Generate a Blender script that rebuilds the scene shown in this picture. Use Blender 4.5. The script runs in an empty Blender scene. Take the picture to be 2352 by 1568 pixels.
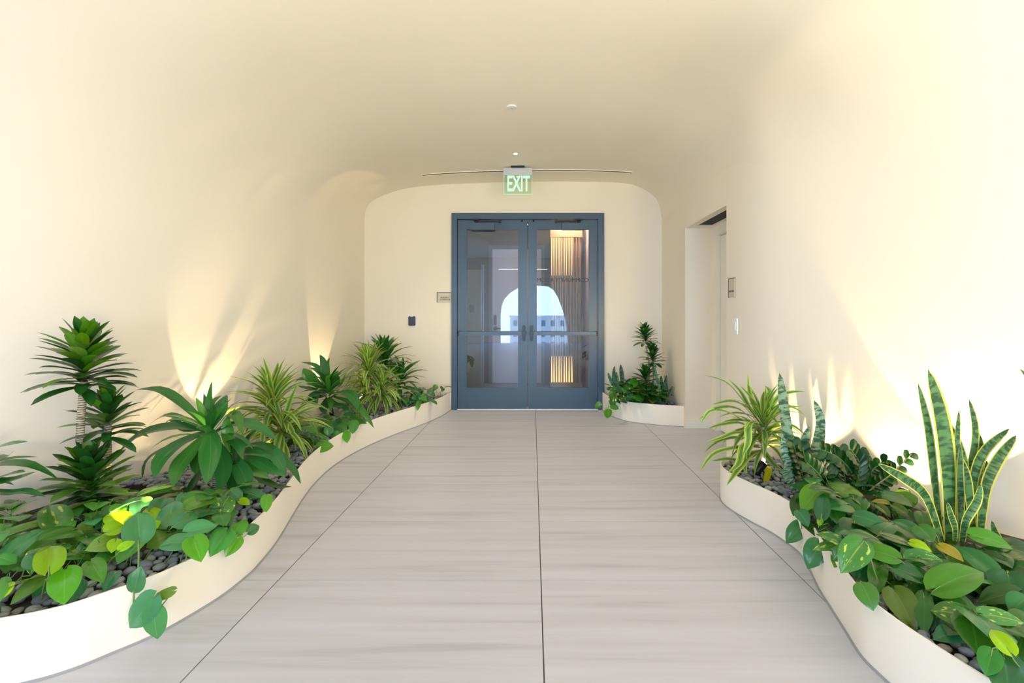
import bpy, bmesh, math, random
from mathutils import Vector, Matrix, Euler
random.seed(7)
R = random.random
U = random.uniform
PI = math.pi
sc = bpy.context.scene
COL = sc.collection

# ------------------------------------------------------------------ camera, world, light, exposure
F = 1066.0
cam_d = bpy.data.cameras.new('camera'); cam = bpy.data.objects.new('camera', cam_d); COL.objects.link(cam)
cam.location = (0, 0, 1.2); cam.rotation_euler = (PI/2, 0, 0)
cam_d.sensor_width = 36.0; cam_d.lens = F/2352*36.0
cam_d.shift_x = (1176-1223)/2352.0; cam_d.shift_y = (723-784)/2352.0
cam_d.clip_start = 0.05; cam_d.clip_end = 600
sc.camera = cam

def P(px, py, d):
    return Vector(((px-1223)/F*d, d, 1.2-(py-723)/F*d))

w = bpy.data.worlds.new('sky'); sc.world = w; w.use_nodes = True
bg = w.node_tree.nodes['Background']
bg.inputs[0].default_value = (0.56, 0.80, 1.20, 1); bg.inputs[1].default_value = 25.0
sc.view_settings.view_transform = 'Standard'; sc.view_settings.look = 'None'
sc.view_settings.gamma = 1; sc.view_settings.use_curve_mapping = False
sc.view_settings.exposure = -0.86
sc.cycles.max_bounces = 10; sc.cycles.diffuse_bounces = 7; sc.cycles.glossy_bounces = 4
sc.cycles.transparent_max_bounces = 12; sc.cycles.sample_clamp_indirect = 8

def area(name, loc, rot, sx, sy, power, color, portal=False):
    l = bpy.data.lights.new(name, 'AREA'); l.shape = 'RECTANGLE'; l.size = sx; l.size_y = sy
    l.energy = power; l.color = color
    o = bpy.data.objects.new(name, l); COL.objects.link(o); o.location = loc; o.rotation_euler = rot
    if portal: l.cycles.is_portal = True
    return o
# sky light enters the hall behind the camera through its tall side windows and the rear arch
area('window_daylight', (-3.98, -5.2, 1.75), (0, -PI/2, 0), 3.1, 5.6, 1, (1, 1, 1), True)
area('window_daylight', (3.98, -5.2, 1.75), (0, PI/2, 0), 3.1, 5.6, 1, (1, 1, 1), True)
area('window_daylight', (0.1, -7.98, 1.25), (PI/2, 0, 0), 3.0, 2.4, 1, (1, 1, 1), True)
# added warm fills, unseen behind the camera, that light the vault and walls
area('hall_fill_and_strip', (-2.6, -3.4, 0.6), (PI-0.85, -.15, 0), .9, 0.3, 45, (1.0, 0.77, 0.38))
area('hall_fill_and_strip', (2.5, -3.4, 0.6), (PI-0.85, -.25, 0), .9, 0.3, 230, (1.0, 0.78, 0.36))
area('hall_fill_and_strip', (3.2, -1.2, 2.0), (PI/2, 0, PI/2-.75), .3, 1.6, 45, (1.0, 0.76, 0.46))  # added warm fill for the left wall
area('hall_fill_and_strip', (-.35, -5.5, 2.9), (0, 0, 0), 1.8, .05, 40, (1.0, 0.9, 0.75))  # linear lamp, mirrored as a thin line in the door glass

for sx in (-1, 1):                                # added fill spots, unseen behind the camera, to brighten the vault ceiling
    l_ = bpy.data.lights.new('ceiling_fill', 'SPOT'); l_.energy = 230; l_.color = (1.0, .77, .42); l_.spot_size = 1.0; l_.spot_blend = 1; l_.shadow_soft_size = .12
    o_ = bpy.data.objects.new('ceiling_fill', l_); COL.objects.link(o_); o_.location = (sx*2.3, -1.0, .5)
    o_.rotation_mode = 'QUATERNION'; o_.rotation_quaternion = Vector((0, 0, -1)).rotation_difference((Vector((-sx*.3-.1, 3.6, 3.1))-Vector(o_.location)).normalized())

# ------------------------------------------------------------------ materials
def new_mat(name):
    m = bpy.data.materials.new(name); m.use_nodes = True
    nt = m.node_tree; b = nt.nodes['Principled BSDF']
    return m, nt, b
def srgb(r, g, b):
    f = lambda c: (c/255/12.92) if c/255 <= .04045 else ((c/255+.055)/1.055)**2.4
    return (f(r), f(g), f(b), 1)
def N(nt, t, **kw):
    n = nt.nodes.new(t)
    for k, v in kw.items():
        setattr(n, k, v)
    return n
def L(nt, a, b): nt.links.new(a, b)
def plain(name, col, rough=.5, metal=0, spec=.5, bump=0, bscale=200, var=0, coat=0):
    m, nt, b = new_mat(name)
    b.inputs['Base Color'].default_value = col; b.inputs['Roughness'].default_value = rough
    b.inputs['Metallic'].default_value = metal; b.inputs['Specular IOR Level'].default_value = spec
    b.inputs['Coat Weight'].default_value = coat
    tc = N(nt, 'ShaderNodeTexCoord')
    if bump or var:
        n = N(nt, 'ShaderNodeTexNoise'); n.inputs['Scale'].default_value = bscale; n.inputs['Detail'].default_value = 4
        L(nt, tc.outputs['Object'], n.inputs['Vector'])
        if bump:
            bp = N(nt, 'ShaderNodeBump'); bp.inputs['Strength'].default_value = bump; bp.inputs['Distance'].default_value = .002
            L(nt, n.outputs['Fac'], bp.inputs['Height']); L(nt, bp.outputs[0], b.inputs['Normal'])
        if var:
            n2 = N(nt, 'ShaderNodeTexNoise'); n2.inputs['Scale'].default_value = bscale*.02 if bscale > 60 else bscale
            L(nt, tc.outputs['Object'], n2.inputs['Vector'])
            mx = N(nt, 'ShaderNodeMix', data_type='RGBA')
            mx.inputs['A'].default_value = tuple(c*(1-var) for c in col[:3])+(1,)
            mx.inputs['B'].default_value = tuple(min(1, c*(1+var)) for c in col[:3])+(1,)
            L(nt, n2.outputs['Fac'], mx.inputs['Factor']); L(nt, mx.outputs['Result'], b.inputs['Base Color'])
    return m
def emit(name, col, s):
    m, nt, b = new_mat(name)
    b.inputs['Base Color'].default_value = (0, 0, 0, 1)
    b.inputs['Emission Color'].default_value = col; b.inputs['Emission Strength'].default_value = s
    return m

M = {}
M['plaster'] = plain('plaster', (0.865, 0.80, 0.68, 1), .85, spec=.25, bump=.12, bscale=90, var=.025)
M['endwall'] = plain('end_wall_paint', (0.87, 0.81, 0.68, 1), .8, spec=.25, bump=.06, bscale=120, var=.02)
M['planter'] = plain('planter_paint', (0.86, 0.82, 0.74, 1), .45, spec=.4)
M['white'] = plain('white_paint', (0.86, 0.85, 0.80, 1), .5)
M['trimw'] = plain('trim_paint', (0.85, 0.82, 0.72, 1), .45)
M['grout'] = plain('grout', (0.10, 0.09, 0.085, 1), .9)
M['sealant'] = plain('sealant', (0.30, 0.31, 0.34, 1), .6)
M['soil'] = plain('soil', (0.045, 0.033, 0.027, 1), .95, bump=.8, bscale=60, var=.4)
M['doorsteel'] = plain('blue_grey_door_paint', (0.048, 0.095, 0.155, 1), .30, spec=.5)
M['darksteel'] = plain('dark_hardware', (0.018, 0.032, 0.048, 1), .33, metal=.3)
M['black'] = plain('black_metal', (0.012, 0.012, 0.014, 1), .35, metal=.2)
M['plaque'] = plain('plaque', (0.60, 0.55, 0.45, 1), .5)
M['ink'] = plain('grey_lettering', (0.12, 0.11, 0.10, 1), .6)
M['inkdark'] = plain('glass_lettering', (0.03, 0.035, 0.045, 1), .6)
M['plastic'] = plain('white_plastic', (0.88, 0.89, 0.92, 1), .35)
M['reader'] = plain('reader_plastic', (0.035, 0.045, 0.065, 1), .4)
M['slot'] = plain('dark_slot', (0.02, 0.02, 0.022, 1), .8)
M['slotm'] = plain('slot_shadow_metal', (0.09, 0.07, 0.05, 1), .7)
M['exitgreen'] = emit('exit_letters', (0.60, 1.0, 0.76, 1), 1.9)
M['exitedge'] = emit('exit_edge_glow', (0.45, 1.0, 0.55, 1), 1.7)
M['lampwarm'] = emit('warm_lamp', (1.0, 0.80, 0.45, 1), 25)
M['alu'] = plain('brushed_aluminium', (0.62, 0.68, 0.70, 1), .35, metal=.6)

def tile_mat():
    m, nt, b = new_mat('porcelain_tile')
    tc = N(nt, 'ShaderNodeTexCoord'); oi = N(nt, 'ShaderNodeObjectInfo')
    g = N(nt, 'ShaderNodeNewGeometry')
    sep = N(nt, 'ShaderNodeSeparateXYZ'); L(nt, g.outputs['Position'], sep.inputs[0])
    ad = N(nt, 'ShaderNodeMath', operation='MULTIPLY_ADD'); L(nt, oi.outputs['Random'], ad.inputs[0]); ad.inputs[1].default_value = 13; 
    L(nt, sep.outputs['Y'], ad.inputs[2])
    cb = N(nt, 'ShaderNodeCombineXYZ'); 
    mx_ = N(nt, 'ShaderNodeMath', operation='MULTIPLY'); L(nt, sep.outputs['X'], mx_.inputs[0]); mx_.inputs[1].default_value = .045
    L(nt, mx_.outputs[0], cb.inputs[0]); L(nt, ad.outputs[0], cb.inputs[1])
    n1 = N(nt, 'ShaderNodeTexNoise'); n1.inputs['Scale'].default_value = 15; n1.inputs['Detail'].default_value = 6; n1.inputs['Roughness'].default_value = .6
    n1.inputs['Distortion'].default_value = .25
    L(nt, cb.outputs[0], n1.inputs['Vector'])
    cr = N(nt, 'ShaderNodeValToRGB')
    cr.color_ramp.elements[0].position = .30; cr.color_ramp.elements[0].color = (0.42, 0.43, 0.485, 1)
    cr.color_ramp.elements[1].position = .62; cr.color_ramp.elements[1].color = (0.56, 0.57, 0.64, 1)
    e = cr.color_ramp.elements.new(.44); e.color = (0.515, 0.525, 0.575, 1)
    L(nt, n1.outputs['Fac'], cr.inputs[0]); L(nt, cr.outputs[0], b.inputs['Base Color'])
    b.inputs['Roughness'].default_value = .42; b.inputs['Specular IOR Level'].default_value = .45
    bp = N(nt, 'ShaderNodeBump'); bp.inputs['Strength'].default_value = .05; bp.inputs['Distance'].default_value = .002
    L(nt, n1.outputs['Fac'], bp.inputs['Height']); L(nt, bp.outputs[0], b.inputs['Normal'])
    return m
M['tile'] = tile_mat()

def glass_mat():
    m, nt, b = new_mat('door_glass'); nt.nodes.remove(b)
    out = nt.nodes['Material Output']
    tr = N(nt, 'ShaderNodeBsdfTransparent'); tr.inputs[0].default_value = (.82, .86, .90, 1)
    gl = N(nt, 'ShaderNodeBsdfGlossy'); gl.inputs['Roughness'].default_value = .0
    fr = N(nt, 'ShaderNodeFresnel'); fr.inputs[0].default_value = 1.5
    ad = N(nt, 'ShaderNodeMath', operation='ADD'); ad.inputs[1].default_value = .032
    L(nt, fr.outputs[0], ad.inputs[0])
    mx = N(nt, 'ShaderNodeMixShader'); L(nt, ad.outputs[0], mx.inputs[0])
    L(nt, tr.outputs[0], mx.inputs[1]); L(nt, gl.outputs[0], mx.inputs[2]); L(nt, mx.outputs[0], out.inputs[0])
    return m
M['glass'] = glass_mat()
def acrylic_mat():
    m, nt, b = new_mat('clear_acrylic'); nt.nodes.remove(b)
    out = nt.nodes['Material Output']
    tr = N(nt, 'ShaderNodeBsdfTransparent'); tr.inputs[0].default_value = (.90, .98, .90, 1)
    gl = N(nt, 'ShaderNodeBsdfGlossy'); gl.inputs['Roughness'].default_value = .05
    mx = N(nt, 'ShaderNodeMixShader'); mx.inputs[0].default_value = .08
    L(nt, tr.outputs[0], mx.inputs[1]); L(nt, gl.outputs[0], mx.inputs[2]); L(nt, mx.outputs[0], out.inputs[0])
    return m
M['acrylic'] = acrylic_mat()

def pebble_mat():
    m, nt, b = new_mat('river_pebble')
    oi = N(nt, 'ShaderNodeObjectInfo'); at = N(nt, 'ShaderNodeAttribute', attribute_name='tone')
    ad = N(nt, 'ShaderNodeMath', operation='ADD'); L(nt, oi.outputs['Random'], ad.inputs[0]); L(nt, at.outputs['Fac'], ad.inputs[1])
    fr = N(nt, 'ShaderNodeMath', operation='FRACT'); L(nt, ad.outputs[0], fr.inputs[0])
    cr = N(nt, 'ShaderNodeValToRGB'); els = cr.color_ramp.elements
    els[0].color = (0.13, 0.155, 0.20, 1); els[1].color = (0.42, 0.44, 0.47, 1)
    for p, c in ((.3, (0.20, 0.25, 0.33, 1)), (.55, (0.28, 0.31, 0.37, 1)), (.75, (0.25, 0.23, 0.22, 1))):
        e = els.new(p); e.color = c
    L(nt, fr.outputs[0], cr.inputs[0]); L(nt, cr.outputs[0], b.inputs['Base Color'])
    b.inputs['Roughness'].default_value = .5
    return m
M['pebble'] = pebble_mat()

def leaf_mat(name, kind, c1, c2=(0, 0, 0, 1), rough=.22, trans=.2, tcol=None):
    """u (across) 0..1, v (along) 0..1 from the leaf's own UV layout."""
    m, nt, b = new_mat(name)
    out = nt.nodes['Material Output']
    uv = N(nt, 'ShaderNodeUVMap'); sep = N(nt, 'ShaderNodeSeparateXYZ'); L(nt, uv.outputs[0], sep.inputs[0])
    oi = N(nt, 'ShaderNodeObjectInfo')
    s = N(nt, 'ShaderNodeMath', operation='SUBTRACT'); L(nt, sep.outputs['X'], s.inputs[0]); s.inputs[1].default_value = .5
    a = N(nt, 'ShaderNodeMath', operation='ABSOLUTE'); L(nt, s.outputs[0], a.inputs[0])       # 0 midrib .. 0.5 margin
    mix = N(nt, 'ShaderNodeMix', data_type='RGBA')
    mix.inputs['A'].default_value = c1; mix.inputs['B'].default_value = c2
    # vector for per-leaf texture
    cb = N(nt, 'ShaderNodeCombineXYZ'); L(nt, sep.outputs['X'], cb.inputs[0]); L(nt, sep.outputs['Y'], cb.inputs[1])
    rz = N(nt, 'ShaderNodeMath', operation='MULTIPLY'); L(nt, oi.outputs['Random'], rz.inputs[0]); rz.inputs[1].default_value = 37
    L(nt, rz.outputs[0], cb.inputs[2])
    if kind == 'plain' or kind == 'var':
        cr = N(nt, 'ShaderNodeValToRGB'); cr.color_ramp.elements[0].position = 0; cr.color_ramp.elements[0].color = (.55, .55, .55, 1)
        cr.color_ramp.elements[1].position = .035; cr.color_ramp.elements[1].color = (0, 0, 0, 1)
        L(nt, a.outputs[0], cr.inputs[0])
        if kind == 'var':
            nz = N(nt, 'ShaderNodeTexNoise'); nz.inputs['Scale'].default_value = 4.5; nz.inputs['Detail'].default_value = 3
            mp = N(nt, 'ShaderNodeMapping'); mp.inputs['Scale'].default_value = (1.6, .9, 1); L(nt, cb.outputs[0], mp.inputs[0])
            L(nt, mp.outputs[0], nz.inputs['Vector'])
            c3 = N(nt, 'ShaderNodeValToRGB'); c3.color_ramp.elements[0].position = .60; c3.color_ramp.elements[1].position = .65
            L(nt, nz.outputs['Fac'], c3.inputs[0])
            mxx = N(nt, 'ShaderNodeMath', operation='MAXIMUM'); L(nt, cr.outputs[0], mxx.inputs[0]); L(nt, c3.outputs[0], mxx.inputs[1])
            L(nt, mxx.outputs[0], mix.inputs['Factor'])
        else:
            L(nt, cr.outputs[0], mix.inputs['Factor'])
    elif kind == 'stripe':   # lime margins, a dark green centre with a thin pale line
        cr = N(nt, 'ShaderNodeValToRGB'); e = cr.color_ramp.elements
        e[0].position = .0; e[0].color = (.25, .25, .25, 1); e[1].position = .5; e[1].color = (1, 1, 1, 1)
        for p, v in ((.04, 0), (.17, 0), (.19, .75), (.23, .75), (.25, .15), (.29, .15), (.32, 1)):
            q = e.new(p); q.color = (v, v, v, 1)
        L(nt, a.outputs[0], cr.inputs[0]); L(nt, cr.outputs[0], mix.inputs['Factor'])
    elif kind in ('snake', 'snake_edge'):
        wv = N(nt, 'ShaderNodeTexNoise'); wv.inputs['Scale'].default_value = 1; wv.inputs['Detail'].default_value = 3; wv.inputs['Distortion'].default_value = .25
        mp = N(nt, 'ShaderNodeMapping'); mp.inputs['Scale'].default_value = (1.0, 30, 1); L(nt, cb.outputs[0], mp.inputs[0]); L(nt, mp.outputs[0], wv.inputs['Vector'])
        c3 = N(nt, 'ShaderNodeValToRGB'); c3.color_ramp.elements[0].position = .44; c3.color_ramp.elements[1].position = .56
        L(nt, wv.outputs['Fac'], c3.inputs[0]); L(nt, c3.outputs[0], mix.inputs['Factor'])
    src = mix.outputs['Result']
    if kind == 'snake_edge':
        c4 = N(nt, 'ShaderNodeValToRGB'); c4.color_ramp.elements[0].position = .37; c4.color_ramp.elements[1].position = .40
        L(nt, a.outputs[0], c4.inputs[0])
        m2 = N(nt, 'ShaderNodeMix', data_type='RGBA'); L(nt, c4.outputs[0], m2.inputs['Factor']); L(nt, src, m2.inputs['A'])
        m2.inputs['B'].default_value = (0.55, 0.56, 0.13, 1); src = m2.outputs['Result']
    hs = N(nt, 'ShaderNodeHueSaturation')
    h1 = N(nt, 'ShaderNodeMapRange'); h1.inputs['To Min'].default_value = .485; h1.inputs['To Max'].default_value = .515
    L(nt, oi.outputs['Random'], h1.inputs[0]); L(nt, h1.outputs[0], hs.inputs['Hue'])
    rv = N(nt, 'ShaderNodeMath', operation='MULTIPLY'); L(nt, oi.outputs['Random'], rv.inputs[0]); rv.inputs[1].default_value = 7.3
    fv = N(nt, 'ShaderNodeMath', operation='FRACT'); L(nt, rv.outputs[0], fv.inputs[0])
    v1 = N(nt, 'ShaderNodeMapRange'); v1.inputs['To Min'].default_value = .62; v1.inputs['To Max'].default_value = 1.15
    L(nt, fv.outputs[0], v1.inputs[0]); L(nt, v1.outputs[0], hs.inputs['Value'])
    hs.inputs['Saturation'].default_value = 1.12
    L(nt, src, hs.inputs['Color'])
    L(nt, hs.outputs[0], b.inputs['Base Color']); b.inputs['Roughness'].default_value = rough
    b.inputs['Specular IOR Level'].default_value = .3; b.inputs['Coat Weight'].default_value = .38 if kind in ('plain', 'var') else .15; b.inputs['Coat Roughness'].default_value = .14
    # side veins: soft relief
    wa = N(nt, 'ShaderNodeTexWave'); wa.inputs['Scale'].default_value = 3.0; wa.inputs['Distortion'].default_value = 1.2
    vv = N(nt, 'ShaderNodeCombineXYZ'); a2 = N(nt, 'ShaderNodeMath', operation='MULTIPLY_ADD'); L(nt, a.outputs[0], a2.inputs[0])
    a2.inputs[1].default_value = -1.1 if kind in ('plain', 'var') else 0; L(nt, sep.outputs['Y'], a2.inputs[2])
    if kind in ('plain', 'var'):
        L(nt, a2.outputs[0], vv.inputs[0])
    else:
        a3 = N(nt, 'ShaderNodeMath', operation='MULTIPLY'); L(nt, a.outputs[0], a3.inputs[0]); a3.inputs[1].default_value = 2.2; L(nt, a3.outputs[0], vv.inputs[0])
    L(nt, vv.outputs[0], wa.inputs['Vector'])
    bp = N(nt, 'ShaderNodeBump'); bp.inputs['Strength'].default_value = .09; bp.inputs['Distance'].default_value = .002
    L(nt, wa.outputs['Fac'], bp.inputs['Height']); L(nt, bp.outputs[0], b.inputs['Normal'])
    tl = N(nt, 'ShaderNodeBsdfTranslucent')
    hs2 = N(nt, 'ShaderNodeMix', data_type='RGBA', blend_type='MULTIPLY'); hs2.inputs['Factor'].default_value = 1
    L(nt, hs.outputs[0], hs2.inputs['A']); hs2.inputs['B'].default_value = (3.2, 2.6, .9, 1)
    L(nt, hs2.outputs['Result'], tl.inputs[0])
    mx = N(nt, 'ShaderNodeMixShader'); mx.inputs[0].default_value = trans
    L(nt, b.outputs[0], mx.inputs[1]); L(nt, tl.outputs[0], mx.inputs[2]); L(nt, mx.outputs[0], out.inputs[0])
    return m
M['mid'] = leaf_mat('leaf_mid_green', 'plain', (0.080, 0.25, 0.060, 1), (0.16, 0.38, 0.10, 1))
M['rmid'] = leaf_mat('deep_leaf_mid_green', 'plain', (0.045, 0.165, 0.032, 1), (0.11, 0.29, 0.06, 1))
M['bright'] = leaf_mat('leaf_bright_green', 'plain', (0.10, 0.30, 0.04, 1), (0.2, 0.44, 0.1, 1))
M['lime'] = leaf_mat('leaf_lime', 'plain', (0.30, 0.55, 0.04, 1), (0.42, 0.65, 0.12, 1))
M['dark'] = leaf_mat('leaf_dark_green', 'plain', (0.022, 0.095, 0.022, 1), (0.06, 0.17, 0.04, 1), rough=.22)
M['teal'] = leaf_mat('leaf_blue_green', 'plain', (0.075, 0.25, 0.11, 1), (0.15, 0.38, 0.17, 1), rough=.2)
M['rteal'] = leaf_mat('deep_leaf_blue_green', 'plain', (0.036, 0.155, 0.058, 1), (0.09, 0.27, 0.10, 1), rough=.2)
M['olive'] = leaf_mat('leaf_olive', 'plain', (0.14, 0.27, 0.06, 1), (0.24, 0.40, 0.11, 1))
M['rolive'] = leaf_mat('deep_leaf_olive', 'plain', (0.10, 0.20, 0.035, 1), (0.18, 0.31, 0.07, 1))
M['yellow'] = leaf_mat('leaf_yellow', 'plain', (0.42, 0.40, 0.03, 1), (0.55, 0.5, 0.1, 1))  # yellow blade with a paler midrib
M['var'] = leaf_mat('leaf_marbled', 'var', (0.07, 0.23, 0.06, 1), (0.50, 0.62, 0.16, 1))
M['drac'] = leaf_mat('dracaena_leaf', 'plain', (0.040, 0.155, 0.045, 1), (0.09, 0.26, 0.08, 1), rough=.27)
M['comp'] = leaf_mat('compact_dracaena_leaf', 'plain', (0.030, 0.115, 0.028, 1), (0.07, 0.2, 0.05, 1), rough=.28, trans=.15)
M['compy'] = leaf_mat('young_compact_dracaena_leaf', 'plain', (0.10, 0.26, 0.035, 1), (0.16, 0.34, 0.06, 1), rough=.3)
M['lemon'] = leaf_mat('lemon_striped_leaf', 'stripe', (0.085, 0.22, 0.085, 1), (0.42, 0.55, 0.14, 1), rough=.35)
M['snake'] = leaf_mat('banded_snake_leaf', 'snake', (0.05, 0.13, 0.08, 1), (0.32, 0.48, 0.34, 1), rough=.4, trans=.05)
M['snaked'] = leaf_mat('dark_banded_snake_leaf', 'snake', (0.03, 0.085, 0.045, 1), (0.12, 0.26, 0.15, 1), rough=.35, trans=.05)
M['snakey'] = leaf_mat('yellow_edged_snake_leaf', 'snake_edge', (0.03, 0.085, 0.04, 1), (0.10, 0.22, 0.10, 1), rough=.35, trans=.08)
M['zz'] = leaf_mat('zz_leaflet', 'plain', (0.015, 0.075, 0.018, 1), (0.04, 0.15, 0.04, 1), rough=.15, trans=.1)
M['stem'] = plain('green_stem', (0.16, 0.26, 0.07, 1), .5)
M['stemy'] = plain('lit_stem', (0.36, 0.38, 0.12, 1), .5)  # green stem with lamp light put into its colour
M['snode'] = plain('stem_node', (0.28, 0.22, 0.16, 1), .7)
def cane_mat():
    m, nt, b = new_mat('ringed_cane')
    tc = N(nt, 'ShaderNodeTexCoord'); wv = N(nt, 'ShaderNodeTexWave', bands_direction='Z'); wv.inputs['Scale'].default_value = 26
    wv.inputs['Distortion'].default_value = 3; wv.inputs['Detail Scale'].default_value = 2
    L(nt, tc.outputs['Object'], wv.inputs['Vector'])
    cr = N(nt, 'ShaderNodeValToRGB'); cr.color_ramp.elements[0].position = .2; cr.color_ramp.elements[0].color = (.16, .11, .07, 1)
    cr.color_ramp.elements[1].position = .5; cr.color_ramp.elements[1].color = (.62, .55, .42, 1)
    L(nt, wv.outputs['Fac'], cr.inputs[0]); L(nt, cr.outputs[0], b.inputs['Base Color']); b.inputs['Roughness'].default_value = .8
    return m
M['cane'] = cane_mat()

# ------------------------------------------------------------------ builders
def link(o, parent=None):
    COL.objects.link(o)
    if parent is not None: o.parent = parent
    return o
def obj_from(name, verts, faces, mat, parent=None, smooth=False, uvs=None, mats=None, fm=None):
    me = bpy.data.meshes.new(name); me.from_pydata([tuple(v) for v in verts], [], faces); 
    for m in (mats or [mat]): me.materials.append(m)
    if smooth: me.polygons.foreach_set('use_smooth', [True]*len(me.polygons))
    if fm: me.polygons.foreach_set('material_index', fm)
    if uvs:
        lay = me.uv_layers.new(name='UVMap'); d = []
        for p in me.polygons:
            for vi in p.vertices: d.extend(uvs[vi])
        lay.data.foreach_set('uv', d)
    me.update()
    return link(bpy.data.objects.new(name, me), parent)
class MB:
    def __init__(s): s.v = []; s.f = []; s.sm = []
    def add(s, vs, fs, smooth=False):
        o = len(s.v); s.v += [Vector(v) for v in vs]; s.f += [tuple(i+o for i in f) for f in fs]; s.sm += [smooth]*len(fs)
    def box(s, x0, x1, y0, y1, z0, z1):
        s.add([(x, y, z) for z in (z0, z1) for y in (y0, y1) for x in (x0, x1)],
              [(0, 2, 3, 1), (4, 5, 7, 6), (0, 1, 5, 4), (2, 6, 7, 3), (0, 4, 6, 2), (1, 3, 7, 5)])
        return s
    def tube(s, pts, r, n=8, cap=True, smooth=True):
        pts = [Vector(p) for p in pts]; rs = r if isinstance(r, (list, tuple)) else [r]*len(pts)
        vs = []; up = Vector((0, 0, 1))
        for i, p in enumerate(pts):
            t = (pts[min(i+1, len(pts)-1)]-pts[max(i-1, 0)]).normalized()
            a = t.cross(up)
            if a.length < 1e-3: a = t.cross(Vector((1, 0, 0)))
            a.normalize(); b = t.cross(a)
            for k in range(n):
                an = 2*PI*k/n; vs.append(p+(a*math.cos(an)+b*math.sin(an))*rs[i])
        fs = [(i*n+k, i*n+(k+1) % n, (i+1)*n+(k+1) % n, (i+1)*n+k) for i in range(len(pts)-1) for k in range(n)]
        if cap: fs += [tuple(range(n-1, -1, -1)), tuple((len(pts)-1)*n+k for k in range(n))]
        s.add(vs, fs, smooth); return s
    def build(s, name, mat, parent=None, origin=None, bevel=0):
        vs = s.v
        if origin is not None: vs = [v-Vector(origin) for v in vs]
        me = bpy.data.meshes.new(name); me.from_pydata([tuple(v) for v in vs], [], s.f); me.materials.append(mat)
        me.polygons.foreach_set('use_smooth', s.sm)
        if bevel:
            bm = bmesh.new(); bm.from_mesh(me)
            bmesh.ops.recalc_face_normals(bm, faces=bm.faces)
            bmesh.ops.bevel(bm, geom=[e for e in bm.edges], offset=bevel, segments=2, affect='EDGES', clamp_overlap=True)
            bm.to_mesh(me); bm.free()
        me.update()
        o = link(bpy.data.objects.new(name, me), parent)
        if origin is not None: o.location = origin
        return o
def box(name, x0, x1, y0, y1, z0, z1, mat, parent=None, bevel=0, origin=None):
    return MB().box(x0, x1, y0, y1, z0, z1).build(name, mat, parent, origin, bevel)
def empty(name, loc=(0, 0, 0), parent=None):
    o = bpy.data.objects.new(name, None); o.location = loc; o.empty_display_size = .1
    return link(o, parent)
def tag(o, label=None, cat=None, group=None, kind=None):
    if label: o['label'] = label
    if cat: o['category'] = cat
    if group: o['group'] = group
    if kind: o['kind'] = kind
    return o
def struct(o): o['kind'] = 'structure'; return o
def text(name, body, size, mat, loc, rot, parent=None, extrude=.0008, mirror=False, align='CENTER', bold=0, spacing=1.0, sx=1):
    c = bpy.data.curves.new(name, 'FONT'); c.body = body; c.size = size; c.extrude = extrude; c.align_x = align; c.align_y = 'CENTER'
    c.offset = bold; c.space_character = spacing; c.resolution_u = 3
    c.materials.append(mat)
    tmp = bpy.data.objects.new(name, c); COL.objects.link(tmp)
    me = bpy.data.meshes.new_from_object(tmp.evaluated_get(bpy.context.evaluated_depsgraph_get())); me.name = name
    COL.objects.unlink(tmp); bpy.data.objects.remove(tmp)
    o = link(bpy.data.objects.new(name, me), parent); o.location = loc; o.rotation_euler = rot
    o.scale = ((-1 if mirror else 1)*sx, 1, 1)
    return o
def interp(tab, x):
    """monotone-ish cubic (Catmull-Rom) interpolation of [(x, y)] sorted by x"""
    if x <= tab[0][0]: return tab[0][1]
    if x >= tab[-1][0]: return tab[-1][1]
    for i in range(len(tab)-1):
        if tab[i][0] <= x <= tab[i+1][0]: break
    x0, y0 = tab[i]; x1, y1 = tab[i+1]; h = x1-x0; t = (x-x0)/h
    def sl(j):
        a = tab[max(j-1, 0)]; b = tab[min(j+1, len(tab)-1)]
        return (b[1]-a[1])/(b[0]-a[0])
    m0, m1 = sl(i)*h, sl(i+1)*h
    return (2*t**3-3*t*t+1)*y0+(t**3-2*t*t+t)*m0+(-2*t**3+3*t*t)*y1+(t**3-t*t)*m1

WL = [(1.5, -4.0), (1.75, -3.62), (2.0, -3.2), (2.2, -2.93), (2.45, -2.68), (2.75, -2.50), (3.1, -2.38), (3.6, -2.27), (4.3, -2.19), (5.1, -2.15), (5.9, -2.136)]
WR = [(1.5, 3.3), (1.75, 2.80), (1.95, 2.50), (2.2, 2.26), (2.5, 2.08), (2.8, 1.92), (3.1, 1.78), (3.4, 1.67), (3.7, 1.632), (3.9, 1.63), (4.93, 1.62), (5.9, 1.645)]
TZ = [(1.5, 3.60), (2.0, 3.38), (2.6, 3.18), (3.3, 3.05), (4.1, 2.96), (5.0, 2.92), (5.9, 2.895)]
wallL = lambda y: interp(WL, y)
wallR = lambda y: interp(WR, y)
YS = [1.5+.1*i for i in range(24)]+[3.9, 4.05, 4.25, 4.45, 4.65, 4.93, 5.1, 5.3, 5.5, 5.7, 5.9]
ARCH = [(-1, .0), (-.985, .30), (-.93, .52), (-.81, .72), (-.68, .84), (-.48, .915), (-.25, .955), (0, .985), (.28, 1.0), (.55, .99), (.75, .95), (.84, .86), (.93, .66), (.98, .40), (1, 0)]
def side_u(y, left):
    u = (5.9-y)/1.7 if left else (3.8-y)/1.4
    u = max(0, min(1, u)); return u*u*(3-2*u)
def zs_at(y, left=True):
    return 2.42-.55*side_u(y, left)-.05*max(0, 3.7-y)
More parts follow.
